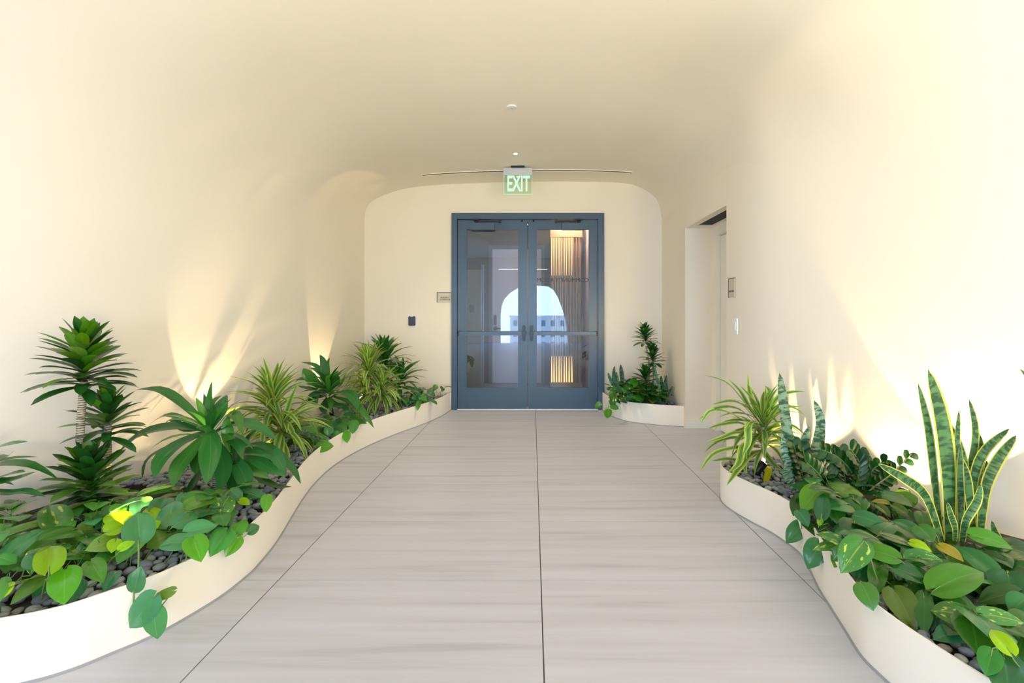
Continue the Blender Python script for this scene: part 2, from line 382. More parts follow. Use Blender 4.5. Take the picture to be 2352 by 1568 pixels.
def arch_pt(y, k, n):
    """point k of n on the vault section at y: traced outline at the end wall, rounder toward the hall"""
    s = k/n; f = s*(len(ARCH)-1); i = min(int(f), len(ARCH)-2); t = f-i
    def g(j): return ARCH[max(0, min(len(ARCH)-1, j))]
    def cr(c):
        a, b_, c_, d = g(i-1)[c], g(i)[c], g(i+1)[c], g(i+2)[c]
        return .5*((2*b_)+(c_-a)*t+(2*a-5*b_+4*c_-d)*t*t+(3*b_-a-3*c_+d)*t**3)
    ax, az = cr(0), cr(1)
    th = PI*(1-s); e = .80
    bx = math.copysign(abs(math.cos(th))**e, math.cos(th)); bz = max(0, math.sin(th))**e
    q = s*s*(3-2*s)
    u = side_u(y, True)*(1-q)+side_u(y, False)*q
    zs = zs_at(y, True)*(1-q)+zs_at(y, False)*q
    X = ax*(1-u)+bx*u; Z = az*(1-u)+bz*u
    l, r = wallL(y), wallR(y); c, hw = (l+r)/2, (r-l)/2
    zt = interp(TZ, y)
    return Vector((c+X*hw, y, zs+Z*(zt-zs)))

def grid(name, fn, nu, nv, mat, skip=None, parent=None, flip=False):
    vs = [fn(i, j) for i in range(nu) for j in range(nv)]
    fs = []
    for i in range(nu-1):
        for j in range(nv-1):
            if skip and skip(i, j): continue
            q = (i*nv+j, i*nv+j+1, (i+1)*nv+j+1, (i+1)*nv+j)
            fs.append(q[::-1] if flip else q)
    return obj_from(name, vs, fs, mat, parent, True)
ny = len(YS); NA = 56
wl = struct(grid('wall_left', lambda i, j: Vector((wallL(YS[i]), YS[i], zs_at(YS[i])*j/8)), ny, 9, M['plaster']))
i0, i1 = YS.index(3.9), YS.index(4.93)
OH = 2.12
FR = [0, .3, .6, OH/2.42, 1]
struct(grid('wall_right', lambda i, j: Vector((wallR(YS[i]), YS[i], zs_at(YS[i], False)*FR[j])), ny, 5, M['plaster'],
            skip=lambda i, j: i0 <= i < i1 and j < 3, flip=True))
struct(grid('ceiling', lambda i, j: arch_pt(YS[i], j, NA), ny, NA+1, M['plaster']))
def ceil_z(x, y):
    best = None
    for k in range(NA):
        a, b = arch_pt(y, k, NA), arch_pt(y, k+1, NA)
        if a.x <= x <= b.x and b.x > a.x: best = a.z+(b.z-a.z)*(x-a.x)/(b.x-a.x)
    return best if best else 2.9

# end wall with the door opening: outline fan split around the opening
DX0, DX1, DZ = -1.026, .909, 2.491
def end_wall():
    y0 = 5.9; pr = [arch_pt(5.9, k, NA) for k in range(NA+1)]
    pr = [(p.x, p.z) for p in pr]; pr = [p for i, p in enumerate(pr) if i == 0 or p[0] > pr[i-1][0]+1e-5]
    def zt(x):
        for (a, b), (c, d) in zip(pr, pr[1:]):
            if a <= x <= c: return b+(d-b)*(x-a)/(c-a)
        return 2.4
    cols = sorted([(x, z, 0 if (x < DX0 or x > DX1) else DZ) for x, z in pr]+[(DX0, zt(DX0), 0), (DX0+1e-5, zt(DX0), DZ), (DX1-1e-5, zt(DX1), DZ), (DX1, zt(DX1), 0)])
    vs = []; fs = []
    for x, z, lo in cols:
        vs += [(x, y0, lo), (x, y0, z), (x, y0+.16, lo), (x, y0+.16, z+.02)]
    for i in range(len(cols)-1):
        q = i*4; r = q+4
        if cols[i][2] == cols[i+1][2]: fs += [(q, r, r+1, q+1), (q+2, q+3, r+3, r+2), (q, q+2, r+2, r)]
        else:
            a, b = (q, r) if cols[i][2] == 0 else (r, q)      # reveal of the opening
            fs += [(a, a+2, b+2, b)]
    return obj_from('wall_end', vs, fs, M['endwall'])
struct(end_wall())

# recess of the meeting room door in the right wall
rx = 1.625
mb = MB()
mb.box(rx-.004, 1.93, 4.93, 5.0, 0, OH+.05)                          # far jamb
mb.box(rx+.006, 1.93, 3.83, 3.90, 0, OH+.05)                          # near jamb
struct(mb.build('wall_recess', M['plaster']))
mb = MB()                                                            # soffit with a slot in it
mb.box(rx+.004, 1.70, 3.90, 4.93, OH, OH+.05); mb.box(1.86, 1.93, 3.90, 4.93, OH, OH+.05)
mb.box(1.70, 1.86, 3.90, 3.96, OH, OH+.05); mb.box(1.70, 1.86, 4.80, 4.93, OH, OH+.05)
struct(mb.build('trim_1', M['plaster']))
o = box('recessed_slot', 1.70, 1.86, 3.96, 4.8, OH+.012, OH+.12, M['slot'])
tag(o, 'dark recessed slot in the soffit of the meeting room doorway', 'slot')
box('louvre', 1.765, 1.785, 4.0, 4.8, OH+.02, OH+.055, M['darksteel'], o)
d2 = struct(empty('door_2', (1.95, 4.42, 0)))
mb = MB(); mb.box(1.90, 1.99, 4.80, 4.93, 0, OH-.10); mb.box(1.90, 1.99, 3.90, 4.0, 0, OH-.10); mb.box(1.90, 1.99, 3.9, 4.93, OH-.10, OH)
f = mb.build('door_frame', M['trimw'], None); f.parent = d2; f.matrix_parent_inverse = Matrix.Translation((-1.95, -4.42, 0))
f = box('door_leaf', 1.945, 1.985, 4.005, 4.795, .008, OH-.105, M['trimw'], None, .002); f.parent = d2; f.matrix_parent_inverse = Matrix.Translation((-1.95, -4.42, 0))
f = MB().tube([(1.90, 4.10, 1.0), (1.945, 4.10, 1.0)], .012).tube([(1.905, 4.10, 1.0), (1.905, 4.22, 1.0)], .010).build('lever_handle', M['darksteel'])
f.parent = d2; f.matrix_parent_inverse = Matrix.Translation((-1.95, -4.42, 0))
struct(box('baseboard_recess', rx-.008, 1.90, 4.915, 4.93, 0, .085, M['white']))
# baseboard strip between the small planter and the recess
struct(box('wall_behind_recess', 1.99, 2.06, 3.8, 5.1, 0, 2.5, M['trimw']))

# hall behind the camera
AR = [(-1.37, 1.2), (-1.33, 1.6), (-1.2, 1.9), (-.95, 2.16), (-.62, 2.36), (-.3, 2.46), (.3, 2.46), (.70, 2.42), (.92, 2.25), (1.10, 1.95), (1.32, 1.35), (1.45, .75), (1.52, 0)]
def rear_wall():
    vs = []; fs = []
    cols = [(-4.1, 0), (-1.371, 0)]+AR+[(1.521, 0), (4.1, 0)]
    for x, lo in cols:
        for y in (-8, -8.25): vs += [(x, y, lo), (x, y, 3.75)]
    for i in range(len(cols)-1):
        q = i*4; r = q+4
        fs += [(q, q+1, r+1, r), (q+2, r+2, r+3, q+3), (q, r, r+2, q+2)]
    return obj_from('wall_rear', vs, fs, M['plaster'])
struct(rear_wall())
for sx, nm in ((-1, 'left'), (1, 'right')):
    mb = MB(); x0, x1 = (-4.12, -4) if sx < 0 else (4, 4.12)
    mb.box(x0, x1, -8, 1.6, 0, .2); mb.box(x0, x1, -8, 1.6, 3.3, 3.75)
    wd = 1.3 if sx < 0 else 1.75
    for y in (-8, -5.7, -3.3): mb.box(x0, x1, y, y+wd, .2, 3.3)
    mb.box(x0, x1, -2.4, 1.6, .2, 3.3)
    struct(mb.build('wall_hall_'+nm, M['plaster']))
struct(box('ceiling_hall', -4.1, 4.1, -8.1, 1.52, 3.62, 3.75, M['plaster']))
mb = MB(); 
for sx in (-1, 1):
    x0, x1 = sorted((sx*(4.0 if sx < 0 else 3.3), sx*4.4)); mb.box(x0, x1, 1.5, 1.6, 0, 3.75)
struct(mb.build('wall_hall_front', M['plaster']))

# floor: grout bed with porcelain tiles, 1.19 x 0.60 m
floor = struct(box('floor', -4.1, 4.1, -8.1, 10.2, -.05, -.004, M['grout']))
TX, TY = 1.19, .6; jx = .0385; jy = 2.104
tm = None
def tile_mesh(wx, wy):
    b = bmesh.new(); bmesh.ops.create_cube(b, size=1)
    for v in b.verts: v.co = Vector((v.co.x*wx, v.co.y*wy, v.co.z*.008-.004))
    top = [e for e in b.edges if all(v.co.z > -.001 for v in e.verts)]
    bmesh.ops.bevel(b, geom=top, offset=.0012, segments=1, affect='EDGES')
    me = bpy.data.meshes.new('tile'); b.to_mesh(me); b.free(); me.materials.append(M['tile']); return me
tm = tile_mesh(TX-.0045, TY-.0045)
for i in range(-4, 4):
    for j in range(-17, 14):
        cx = jx+TX*(i+.5); cy = jy+TY*(j+.5)
        if abs(cx)-TX/2 > 4.0 or cy < -8: continue
        link(bpy.data.objects.new('tile', tm), floor).location = (cx, cy, 0)

# ------------------------------------------------------------------ double door in the end wall
d1 = struct(empty('door_1', (-.06, 5.9, 0)))
def dpart(o, parent=d1):
    o.parent = parent
    o.matrix_parent_inverse = Matrix.Translation(-Vector((-.06, 5.9, 0))) if parent is d1 else Matrix.Identity(4)
    return o
mb = MB()
mb.box(-1.024, -.955, 5.865, 6.06, 0, 2.489); mb.box(.832, .907, 5.865, 6.06, 0, 2.489); mb.box(-.955, .832, 5.865, 6.06, 2.412, 2.489)
mb.box(-.958, -.935, 5.925, 6.06, 0, 2.412); mb.box(.812, .835, 5.925, 6.06, 0, 2.412)
dpart(mb.build('door_frame', M['doorsteel'], bevel=.0025))
dpart(box('threshold', -.955, .832, 5.88, 6.04, 0, .009, M['alu']))
def leaf(x0, x1, g0, g1, s):
    """one glazed leaf; s = +1 when the meeting stile is on its right"""
    r = dpart(empty('door_leaf', (x0, 5.9, .012)))
    T = Matrix.Translation(-Vector((-.06, 5.9, 0)))
    y0, y1 = 5.895, 5.94
    def sub(o): o.parent = r; o.matrix_parent_inverse = Matrix.Translation(-Vector((x0, 5.9, .012))); return o
    r.location = Vector((x0, 5.9, .012)); 
    mb = MB()
    z0, z1 = .276, 2.285
    mb.box(x0, g0, y0, y1, .012, 2.404); mb.box(g1, x1, y0, y1, .012, 2.404); mb.box(g0, g1, y0, y1, .012, z0); mb.box(g0, g1, y0, y1, z1, 2.404)
    sub(mb.build('stile_and_rail_frame', M['doorsteel'], bevel=.0015))
    mb = MB(); b = .012
    mb.box(g0-b, g0, y0-.006, y0, z0-b, z1+b); mb.box(g1, g1+b, y0-.006, y0, z0-b, z1+b); mb.box(g0, g1, y0-.006, y0, z0-b, z0); mb.box(g0, g1, y0-.006, y0, z1, z1+b)
    sub(mb.build('glazing_bead', M['doorsteel']))
    sub(box('glass_pane', g0, g1, 5.914, 5.920, z0, z1, M['glass']))
    # panic bar
    z = .967
    bx0, bx1 = (x0+.02, x1-.05) if s > 0 else (x0+.05, x1-.02)
    mb = MB().box(bx0, bx1, y0-.075, y0-.035, z-.024, z+.024)
    pb = sub(mb.build('panic_bar', M['doorsteel'], bevel=.004))
    ex = bx0 if s > 0 else bx1
    sub(box('bar_end_cap', min(ex-.008, ex+.012), max(ex-.008, ex+.012), y0-.078, y0, z-.029, z+.029, M['black'], None, .002))
    cx = x1-.045 if s > 0 else x0+.045
    sub(box('latch_case', cx-.019, cx+.019, y0-.055, y0, z-.10, z+.10, M['darksteel'], None, .010))
    sub(box('latch_head', cx-.028, cx+.028, y0-.088, y0-.03, z-.030, z+.030, M['darksteel'], None, .006))
    # closer
    k0, k1 = (-.782, -.482) if s > 0 else (.372, .655)
    sub(box('closer_box', k0, k1, y0-.065, y0, 2.272, 2.360, M['doorsteel'], None, .003))
    h = k0+.07 if s > 0 else k1-.07
    e = k1+.07 if s > 0 else k0-.07
    a = MB().tube([(h, y0-.035, 2.360), (h, y0-.035, 2.400)], .018, 12)
    a.box(min(h, e), max(h, e), y0-.045, y0-.030, 2.374, 2.390)
    a.box(min(e-.012, e+.012), max(e-.012, e+.012), y0-.05, y0, 2.366, 2.400)
    a.box(h-.045, h+.045, y0-.05, y0-.02, 2.394, 2.412)
    sub(a.build('closer_arm', M['black']))
    q = x1-.07 if s > 0 else x0+.07
    sub(MB().tube([(q, y0-.012, 2.402), (q, y0-.012, 2.38)], .010, 10).build('roller_catch', M['black']))
    return r, sub
la, _ = leaf(-.952, -.0635, -.836, -.183, 1)
lb, sub = leaf(-.0565, .830, .055, .716, -1)
for r in (la, lb):
    r.matrix_parent_inverse = Matrix.Translation(-Vector((-.06, 5.9, 0)))
t = sub(text('lettering', 'COMMUNITY ROOM', .072, M['inkdark'], (.386, 5.912, 1.642), (PI/2, 0, 0), None, .0005, True, spacing=1.0))
t.scale = (-.98, 1, 1)

# ------------------------------------------------------------------ corridor seen through the glass
cw = plain('corridor_wall_grey', (0.09, 0.10, 0.13, 1), .6); cwd = plain('corridor_dark', (0.035, 0.032, 0.035, 1), .6)
cpk = plain('corridor_pale_wall', (0.62, 0.52, 0.50, 1), .6); colv = plain('olive_panel', (0.17, 0.14, 0.08, 1), .45, metal=.2)
carpet = plain('corridor_floor', (0.16, 0.19, 0.25, 1), .25); pdoor = plain('pale_door', (0.60, 0.55, 0.55, 1), .5)
brass = plain('bronze_fin', (0.42, 0.28, 0.17, 1), .35, metal=.35); fin_back = plain('fin_backing', (0.40, 0.26, 0.17, 1), .6)
struct(box('floor_corridor', -2.2, 2.2, 6.06, 9.6, 0, .006, carpet))
struct(box('wall_corridor_rear', -2.2, 2.2, 8.15, 8.3, 0, 2.75, cwd))
struct(box('wall_corridor_left', -2.3, -2.2, 6.06, 9.6, 0, 2.75, cw))
struct(box('wall_corridor_right', .88, .98, 7.2, 8.15, 0, 2.75, cpk))
struct(box('wall_corridor_side', .98, 2.2, 7.2, 7.3, 0, 2.75, cpk))
struct(box('ceiling_corridor', -2.3, 2.3, 6.06, 9.6, 2.75, 2.85, cwd))
struct(box('wall_corridor_end', 2.2, 2.3, 6.06, 9.6, 0, 2.75, cw))
d3 = struct(empty('door_3', (-.28, 8.15, 0)))
def c3(o): o.parent = d3; o.matrix_parent_inverse = Matrix.Translation((.28, -8.15, 0)); return o
c3(box('door_leaf', -.70, .155, 8.10, 8.145, .012, 2.35, pdoor, None, .003))
mb = MB(); mb.box(-.76, -.70, 8.08, 8.15, 0, 2.41); mb.box(.155, .215, 8.08, 8.15, 0, 2.41); mb.box(-.70, .155, 8.08, 8.15, 2.35, 2.41)
c3(mb.build('door_frame', cw))
c3(box('lock_plate', -.675, -.625, 8.085, 8.10, 1.02, 1.20, M['darksteel'], None, .02))
c3(MB().tube([(-.64, 8.10, .965), (-.64, 8.06, .965)], .038, 16).tube([(-.64, 8.055, .965), (-.50, 8.055, .965)], .009).build('lever_handle', M['darksteel']))
# olive lift panel with bright corner trims, to the left
lp = tag(empty('lift_panel', (-.95, 7.4, 0)), 'olive metal lift panel with bright corner trims behind the left glass', 'panel')
def c4(o): o.parent = lp; o.matrix_parent_inverse = Matrix.Translation((.95, -7.4, 0)); return o
c4(box('panel', -1.5, -.825, 7.38, 7.42, 0, 1.92, colv))
for x in (-.818, -.79): c4(box('corner_trim', x, x+.016, 7.36, 7.42, 0, 2.0, plain('bright_trim', (.8, .8, .8, 1), .15, metal=.9)))
c4(box('call_plate', -1.0, -.93, 7.372, 7.38, 1.24, 1.36, M['black']))
# bronze fin screen with painted glow at both ends
fs = tag(empty('fin_screen', (.58, 7.55, 0)), 'bronze vertical fin screen with amber glow streaks behind the right glass', 'screen')
def c5(o): o.parent = fs; o.matrix_parent_inverse = Matrix.Translation((-.58, -7.55, 0)); return o
c5(box('backing', .30, .80, 7.60, 7.64, .02, 2.62, fin_back))
xs = [.315, .352, .392, .436, .468, .520, .556, .600, .645, .69, .735]
for k, x in enumerate(xs): c5(box('fin', x+.014, x+.028, 7.54, 7.60, .10, 2.46, brass))
amb = emit('amber_glow', (1.0, .55, .16, 1), 6)
for x in xs[:9]:  # emissive streaks tapered like the light wash fading along the fins
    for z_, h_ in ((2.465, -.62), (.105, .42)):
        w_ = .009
        c5(obj_from('glow_streak', [(x-w_, 7.597, z_), (x+w_, 7.597, z_), (x+.002, 7.599, z_+h_), (x-.002, 7.599, z_+h_), (x-w_, 7.585, z_), (x+w_, 7.585, z_)], [(4, 5, 2, 3), (0, 1, 5, 4), (0, 4, 3), (1, 2, 5)], amb))
c5(box('sill', .29, .81, 7.53, 7.60, .03, .10, brass)); c5(box('head_rail', .29, .81, 7.53, 7.60, 2.46, 2.60, brass))
box_l = box('skirting_light', .88-.0, .98, 7.17, 7.2, .155, .19, emit('warm_strip', (1, .6, .35, 1), 6)); tag(box_l, 'thin glowing orange strip low on the pale corridor wall', 'light')
area('corridor_lamp', (-.4, 7.0, 2.7), (0, 0, 0), 1.2, .3, 14, (1.0, .84, .80))
area('fin_lamp', (.58, 7.35, 2.70), (.35, 0, 0), .5, .1, 30, (1.0, .62, .40))
o = box('ceiling_light', -.30, -.02, 7.9, 7.95, 2.735, 2.75, emit('cool_strip', (.9, .95, 1, 1), 3)); tag(o, 'slim white ceiling strip light above the pale corridor door', 'light')

# ------------------------------------------------------------------ outside, seen only as a reflection in the glass
fac = plain('pale_facade', (.88, .9, .9, 1), .8); wn = plain('facade_window', (.10, .20, .24, 1), .2)
bd = tag(empty('apartment_building', (0, -112, -14)), 'pale apartment building with small dark windows reflected in the door glass', 'building')
def c6(o): o.parent = bd; o.matrix_parent_inverse = Matrix.Translation((0, 112, 14)); return o
c6(box('facade', -6, 22, -124, -112, -14, .7, fac)); c6(box('roof_parapet', -6.3, 22.3, -124.3, -111.7, .7, 1.05, fac))
wm = tile_mesh(1, 1); wm = bpy.data.meshes.new('window'); 
wm.from_pydata([(x, y, z) for z in (-.75, .75) for y in (-.05, .05) for x in (-.5, .5)], [], [(0, 2, 3, 1), (4, 5, 7, 6), (0, 1, 5, 4), (2, 6, 7, 3), (0, 4, 6, 2), (1, 3, 7, 5)]); wm.materials.append(wn)
for r in range(4):
    for k in range(11): c6(link(bpy.data.objects.new('window', wm))).location = (-4.6+2.5*k, -111.98, -1.0-2.9*r)
struct(box('ground', -200, 200, -200, 200, -14.2, -14, plain('street_ground', (.35, .36, .37, 1), .9)))

# ------------------------------------------------------------------ ceiling fittings, exit sign, plaques
ex = tag(empty('exit_sign', (-.168, 5.35, 2.88)), 'hanging green edge-lit EXIT sign above the blue double doors', 'sign')
def c7(o): o.parent = ex; o.matrix_parent_inverse = Matrix.Translation(-Vector((-.168, 5.35, 2.88))); return o
zt = ceil_z(-.168, 5.35)
c7(box('canopy', -.245, -.092, 5.30, 5.40, 2.885, zt+.01, M['darksteel'], None, .003))
c7(box('housing', -.334, -.003, 5.325, 5.375, 2.808, 2.888, M['alu'], None, .004))
c7(box('acrylic_panel', -.328, -.006, 5.346, 5.354, 2.592, 2.808, M['acrylic']))
mb = MB(); mb.box(-.330, -.326, 5.345, 5.355, 2.59, 2.808); mb.box(-.008, -.004, 5.345, 5.355, 2.59, 2.808); mb.box(-.330, -.004, 5.345, 5.355, 2.588, 2.592)
c7(mb.build('glowing_edge', M['exitedge']))
t = c7(text('lettering', 'EXIT', .205, M['exitgreen'], (-.162, 5.343, 2.703), (PI/2, 0, 0), None, .0006, bold=.004, spacing=.95)); t.scale = (.66, 1.22, 1)
z = ceil_z(-.09, 4.94)
dl = tag(empty('downlight', (-.18, 4.94, z)), 'small glowing recessed downlight in the ceiling above the EXIT sign', 'light')
q = MB().tube([(0, 0, .02), (0, 0, -.004)], .030, 20).build('trim_ring', M['white'], dl)
q = MB().tube([(0, 0, -.003), (0, 0, -.006)], .020, 16).build('lens', M['lampwarm'], dl)
sl = bpy.data.lights.new('downlight_lamp', 'SPOT'); sl.energy = 150; sl.specular_factor = .3; sl.spot_size = 1.9; sl.spot_blend = .8; sl.color = (1, .84, .58); sl.shadow_soft_size = .03
so = link(bpy.data.objects.new('downlight_lamp', sl)); so.location = (-.18, 4.94, z-.03)
z = ceil_z(-.176, 3.95)
sp = tag(empty('sprinkler_cover', (-.176, 3.95, z)), 'round white sprinkler cover plate in the middle of the ceiling', 'sprinkler')
MB().tube([(0, 0, .03), (0, 0, -.006), (0, 0, -.010)], [.040, .044, .036], 28, smooth=False).build('cover_plate', M['white'], sp)
MB().tube([(0, 0, -.008), (0, 0, -.012)], .010, 12).build('screw', M['alu'], sp)
# curved slot diffuser just in front of the end wall
n = 26; xs_ = [-1.30+2.47*k/n for k in range(n+1)]
def slot_strip(name, dy0, dy1, zoff, mat, parent):
    vs = []; fs_ = []
    for x in xs_:
        for dy in (dy0, dy1):
            y = 5.47+dy; z = ceil_z(x, y)
            vs += [(x, y, z-zoff), (x, y, z+.012)]
    for k in range(n):
        a = k*4; b = a+4
        fs_ += [(a, b, b+2, a+2), (a, a+1, b+1, b), (a+2, b+2, b+3, a+3)]
    fs_ += [(0, 2, 3, 1), (n*4, n*4+1, n*4+3, n*4+2)]
    return obj_from(name, vs, fs_, mat, parent)
sd = tag(empty('slot_diffuser', (0, 5.47, 2.9)), 'long thin curved slot diffuser across the ceiling behind the EXIT sign', 'diffuser')
for nm, a, b, zo, m in (('edge', -.034, -.022, .008, M['plaster']), ('slot', -.022, .022, .002, M['slotm']), ('edge', .022, .034, .008, M['plaster'])):
    q = slot_strip(nm, a, b, zo, m, sd); q.matrix_parent_inverse = Matrix.Translation((0, -5.47, -2.9))

pl = tag(empty('door_sign', (-1.12, 5.9, 1.42)), 'small beige RESIDENT CORRIDOR plaque left of the double doors', 'sign')
box('plate', -.088, .088, -.006, 0, -.062, .062, M['plaque'], pl, .0015)
mb = MB(); mb.box(-.094, -.088, -.008, 0, -.062, .068); mb.box(-.094, .088, -.008, 0, .062, .068); mb.build('shadow_frame', M['ink'], pl)
text('lettering', 'RESIDENT\nCORRIDOR', .026, M['ink'], (.01, -.0065, -.012), (PI/2, 0, 0), pl, .0004, bold=.0006)
cr = tag(empty('card_reader', (-1.528, 5.9, 1.125)), 'dark blue card reader on the end wall left of the doors', 'reader')
box('back_plate', -.052, .064, -.008, 0, -.068, .068, M['plastic'], cr, .002)
box('reader_body', -.045, .045, -.030, -.008, -.063, .060, M['reader'], cr, .008)
box('indicator', -.018, .018, -.031, -.02, .052, .060, M['plastic'], cr)
yy = 3.78
ms = tag(empty('room_sign', (wallR(yy), yy, 1.42)), 'beige MEETING room plaque beside the recessed doorway', 'sign')
box('plate', -.008, 0, -.055, .055, -.075, .075, M['plaque'], ms, .0015)
mb = MB(); mb.box(-.010, 0, .055, .060, -.078, .078); mb.box(-.010, 0, -.055, .060, .075, .080); mb.build('shadow_frame', M['ink'], ms)
text('lettering', 'MEETING', .022, M['ink'], (-.0085, 0, -.028), (PI/2, 0, -PI/2), ms, .0004, bold=.0006)
yy = 3.72
ls = tag(empty('light_switch', (wallR(yy), yy, 1.11)), 'white rectangular switch plate below the MEETING plaque', 'switch')
box('plate', -.007, .004, -.033, .033, -.064, .064, M['plastic'], ls, .002)
box('rocker', -.011, -.006, -.016, .016, -.034, .034, M['plastic'], ls, .001)

# ------------------------------------------------------------------ planters
H = .225
XFL = [(1.36, -3.9), (1.39, -3.0), (1.41, -2.4), (1.44, -1.95), (1.47, -1.78), (1.514, -1.647), (1.567, -1.56), (1.644, -1.491), (1.717, -1.43), (1.796, -1.387), (1.962, -1.331), (2.107, -1.314), (2.213, -1.316), (2.441, -1.351), (2.733, -1.425), (3.031, -1.500), (3.305, -1.552), (3.593, -1.578), (3.888, -1.568), (4.235, -1.508), (4.651, -1.379), (5.116, -1.19), (5.5, -1.08), (5.868, -1.03)]
XFR = [(.9, 1.45), (1.0, 1.36), (1.15, 1.26), (1.27, 1.214), (1.45, 1.17), (1.577, 1.156), (1.646, 1.160), (1.752, 1.187), (1.878, 1.218), (2.027, 1.255), (2.201, 1.312), (2.334, 1.345), (2.443, 1.338), (2.573, 1.312), (2.681, 1.270), (2.83, 1.226), (2.95, 1.214), (3.05, 1.234), (3.13, 1.275), (3.19, 1.33), (3.25, 1.42), (3.29, 1.54), (3.30, 1.73)]
XFB = [(4.977, 1.625), (4.99, 1.56), (5.035, 1.398), (5.085, 1.30), (5.13, 1.20), (5.20, 1.10), (5.30, 1.02), (5.466, .950), (5.66, .90), (5.86, .885)]
def samp(tab, n):
    """points along the front curve, densely resampled"""
    p = [Vector((x, y)) for y, x in tab]; out = []
    for i in range(len(p)-1):
        a, b, c, d = p[max(i-1, 0)], p[i], p[i+1], p[min(i+2, len(p)-1)]
        for k in range(n):
            t = k/n; out.append(.5*((2*b)+(c-a)*t+(2*a-5*b+4*c-d)*t*t+(3*b-a-3*c+d)*t**3))
    out.append(p[-1]); return out
def planter(tab, side, label, yend=None):
    pts = samp(tab, 4); n = len(pts); TH = .007
    r = tag(empty('planter', (pts[n//2].x, pts[n//2].y, 0)), label, 'planter')
    inv = Matrix.Translation(-r.location)
    def c(o): o.parent = r; o.matrix_parent_inverse = inv; return o
    nr = []
    for i in range(n):
        t = (pts[min(i+1, n-1)]-pts[max(i-1, 0)]).normalized(); q = Vector((t.y, -t.x))
        if (side < 0) == (q.x > 0): q = -q              # point inside the planter
        nr.append(q)
    if side < 0: nr = [(-q if q.x > 0 and abs(q.x) > .3 else q) for q in nr]
    # consistent normals: inside is toward the wall
    for i in range(1, n):
        if nr[i].dot(nr[i-1]) < 0: nr[i] = -nr[i]
    ref = max(range(n), key=lambda i: abs(nr[i].x))
    if (nr[ref].x > 0) != (side > 0): nr = [-q for q in nr]
    vs = []; fs_ = []
    for p, q in zip(pts, nr):
        i_ = p+q*TH
        vs += [(p.x, p.y, 0), (p.x, p.y, H-.0015), (p.x+q.x*.0015, p.y+q.y*.0015, H), (i_.x, i_.y, H), (i_.x, i_.y, .02)]
    for i in range(n-1):
        for k in range(4): fs_.append((i*5+k, i*5+k+1, (i+1)*5+k+1, (i+1)*5+k))
    fs_.append((0, 1, 2, 3, 4)); fs_.append(tuple((n-1)*5+k for k in (4, 3, 2, 1, 0)))
    sh = c(obj_from('shell', vs, fs_, M['planter'], None, False))
    for pg in sh.data.polygons: pg.use_smooth = abs(pg.normal.z) < .3
    vs = []; fs_ = []
    for p, q in zip(pts, nr):
        a = p-q*.007; vs += [(a.x, a.y, .0005), (p.x-q.x*.0005, p.y-q.y*.0005, .007)]
    for i in range(n-1): fs_.append((i*2, i*2+1, i*2+3, i*2+2))
    c(obj_from('sealant_bead', vs, fs_, M['sealant']))
    # soil
    vs = []; fs_ = []; wf = wallL if side < 0 else wallR
    for p in pts:
        xw = wf(p.y)-.01*side*-1 if False else wf(p.y)
        for k in range(9):
            t = k/8; x = p.x+(xw-p.x)*t; vs.append((x, p.y, .165+.012*math.sin(x*9+p.y*7)))
    for i in range(n-1):
        for k in range(8): fs_.append((i*9+k, i*9+k+1, (i+1)*9+k+1, (i+1)*9+k))
    c(obj_from('soil', vs, fs_, M['soil'], None, True))
    return r, c
pL, cL = planter(XFL, -1, 'long curved cream planter with pebbles along the left wall')
pR, cR = planter(XFR, 1, 'cream planter with rounded end in front of the right wall')
pB, cB = planter(XFB, 1, 'small cream corner planter to the right of the double doors')
xfl = lambda y: interp(XFL, y)
xfr = lambda y: interp(XFR, y)
xfb = lambda y: interp(XFB, y)

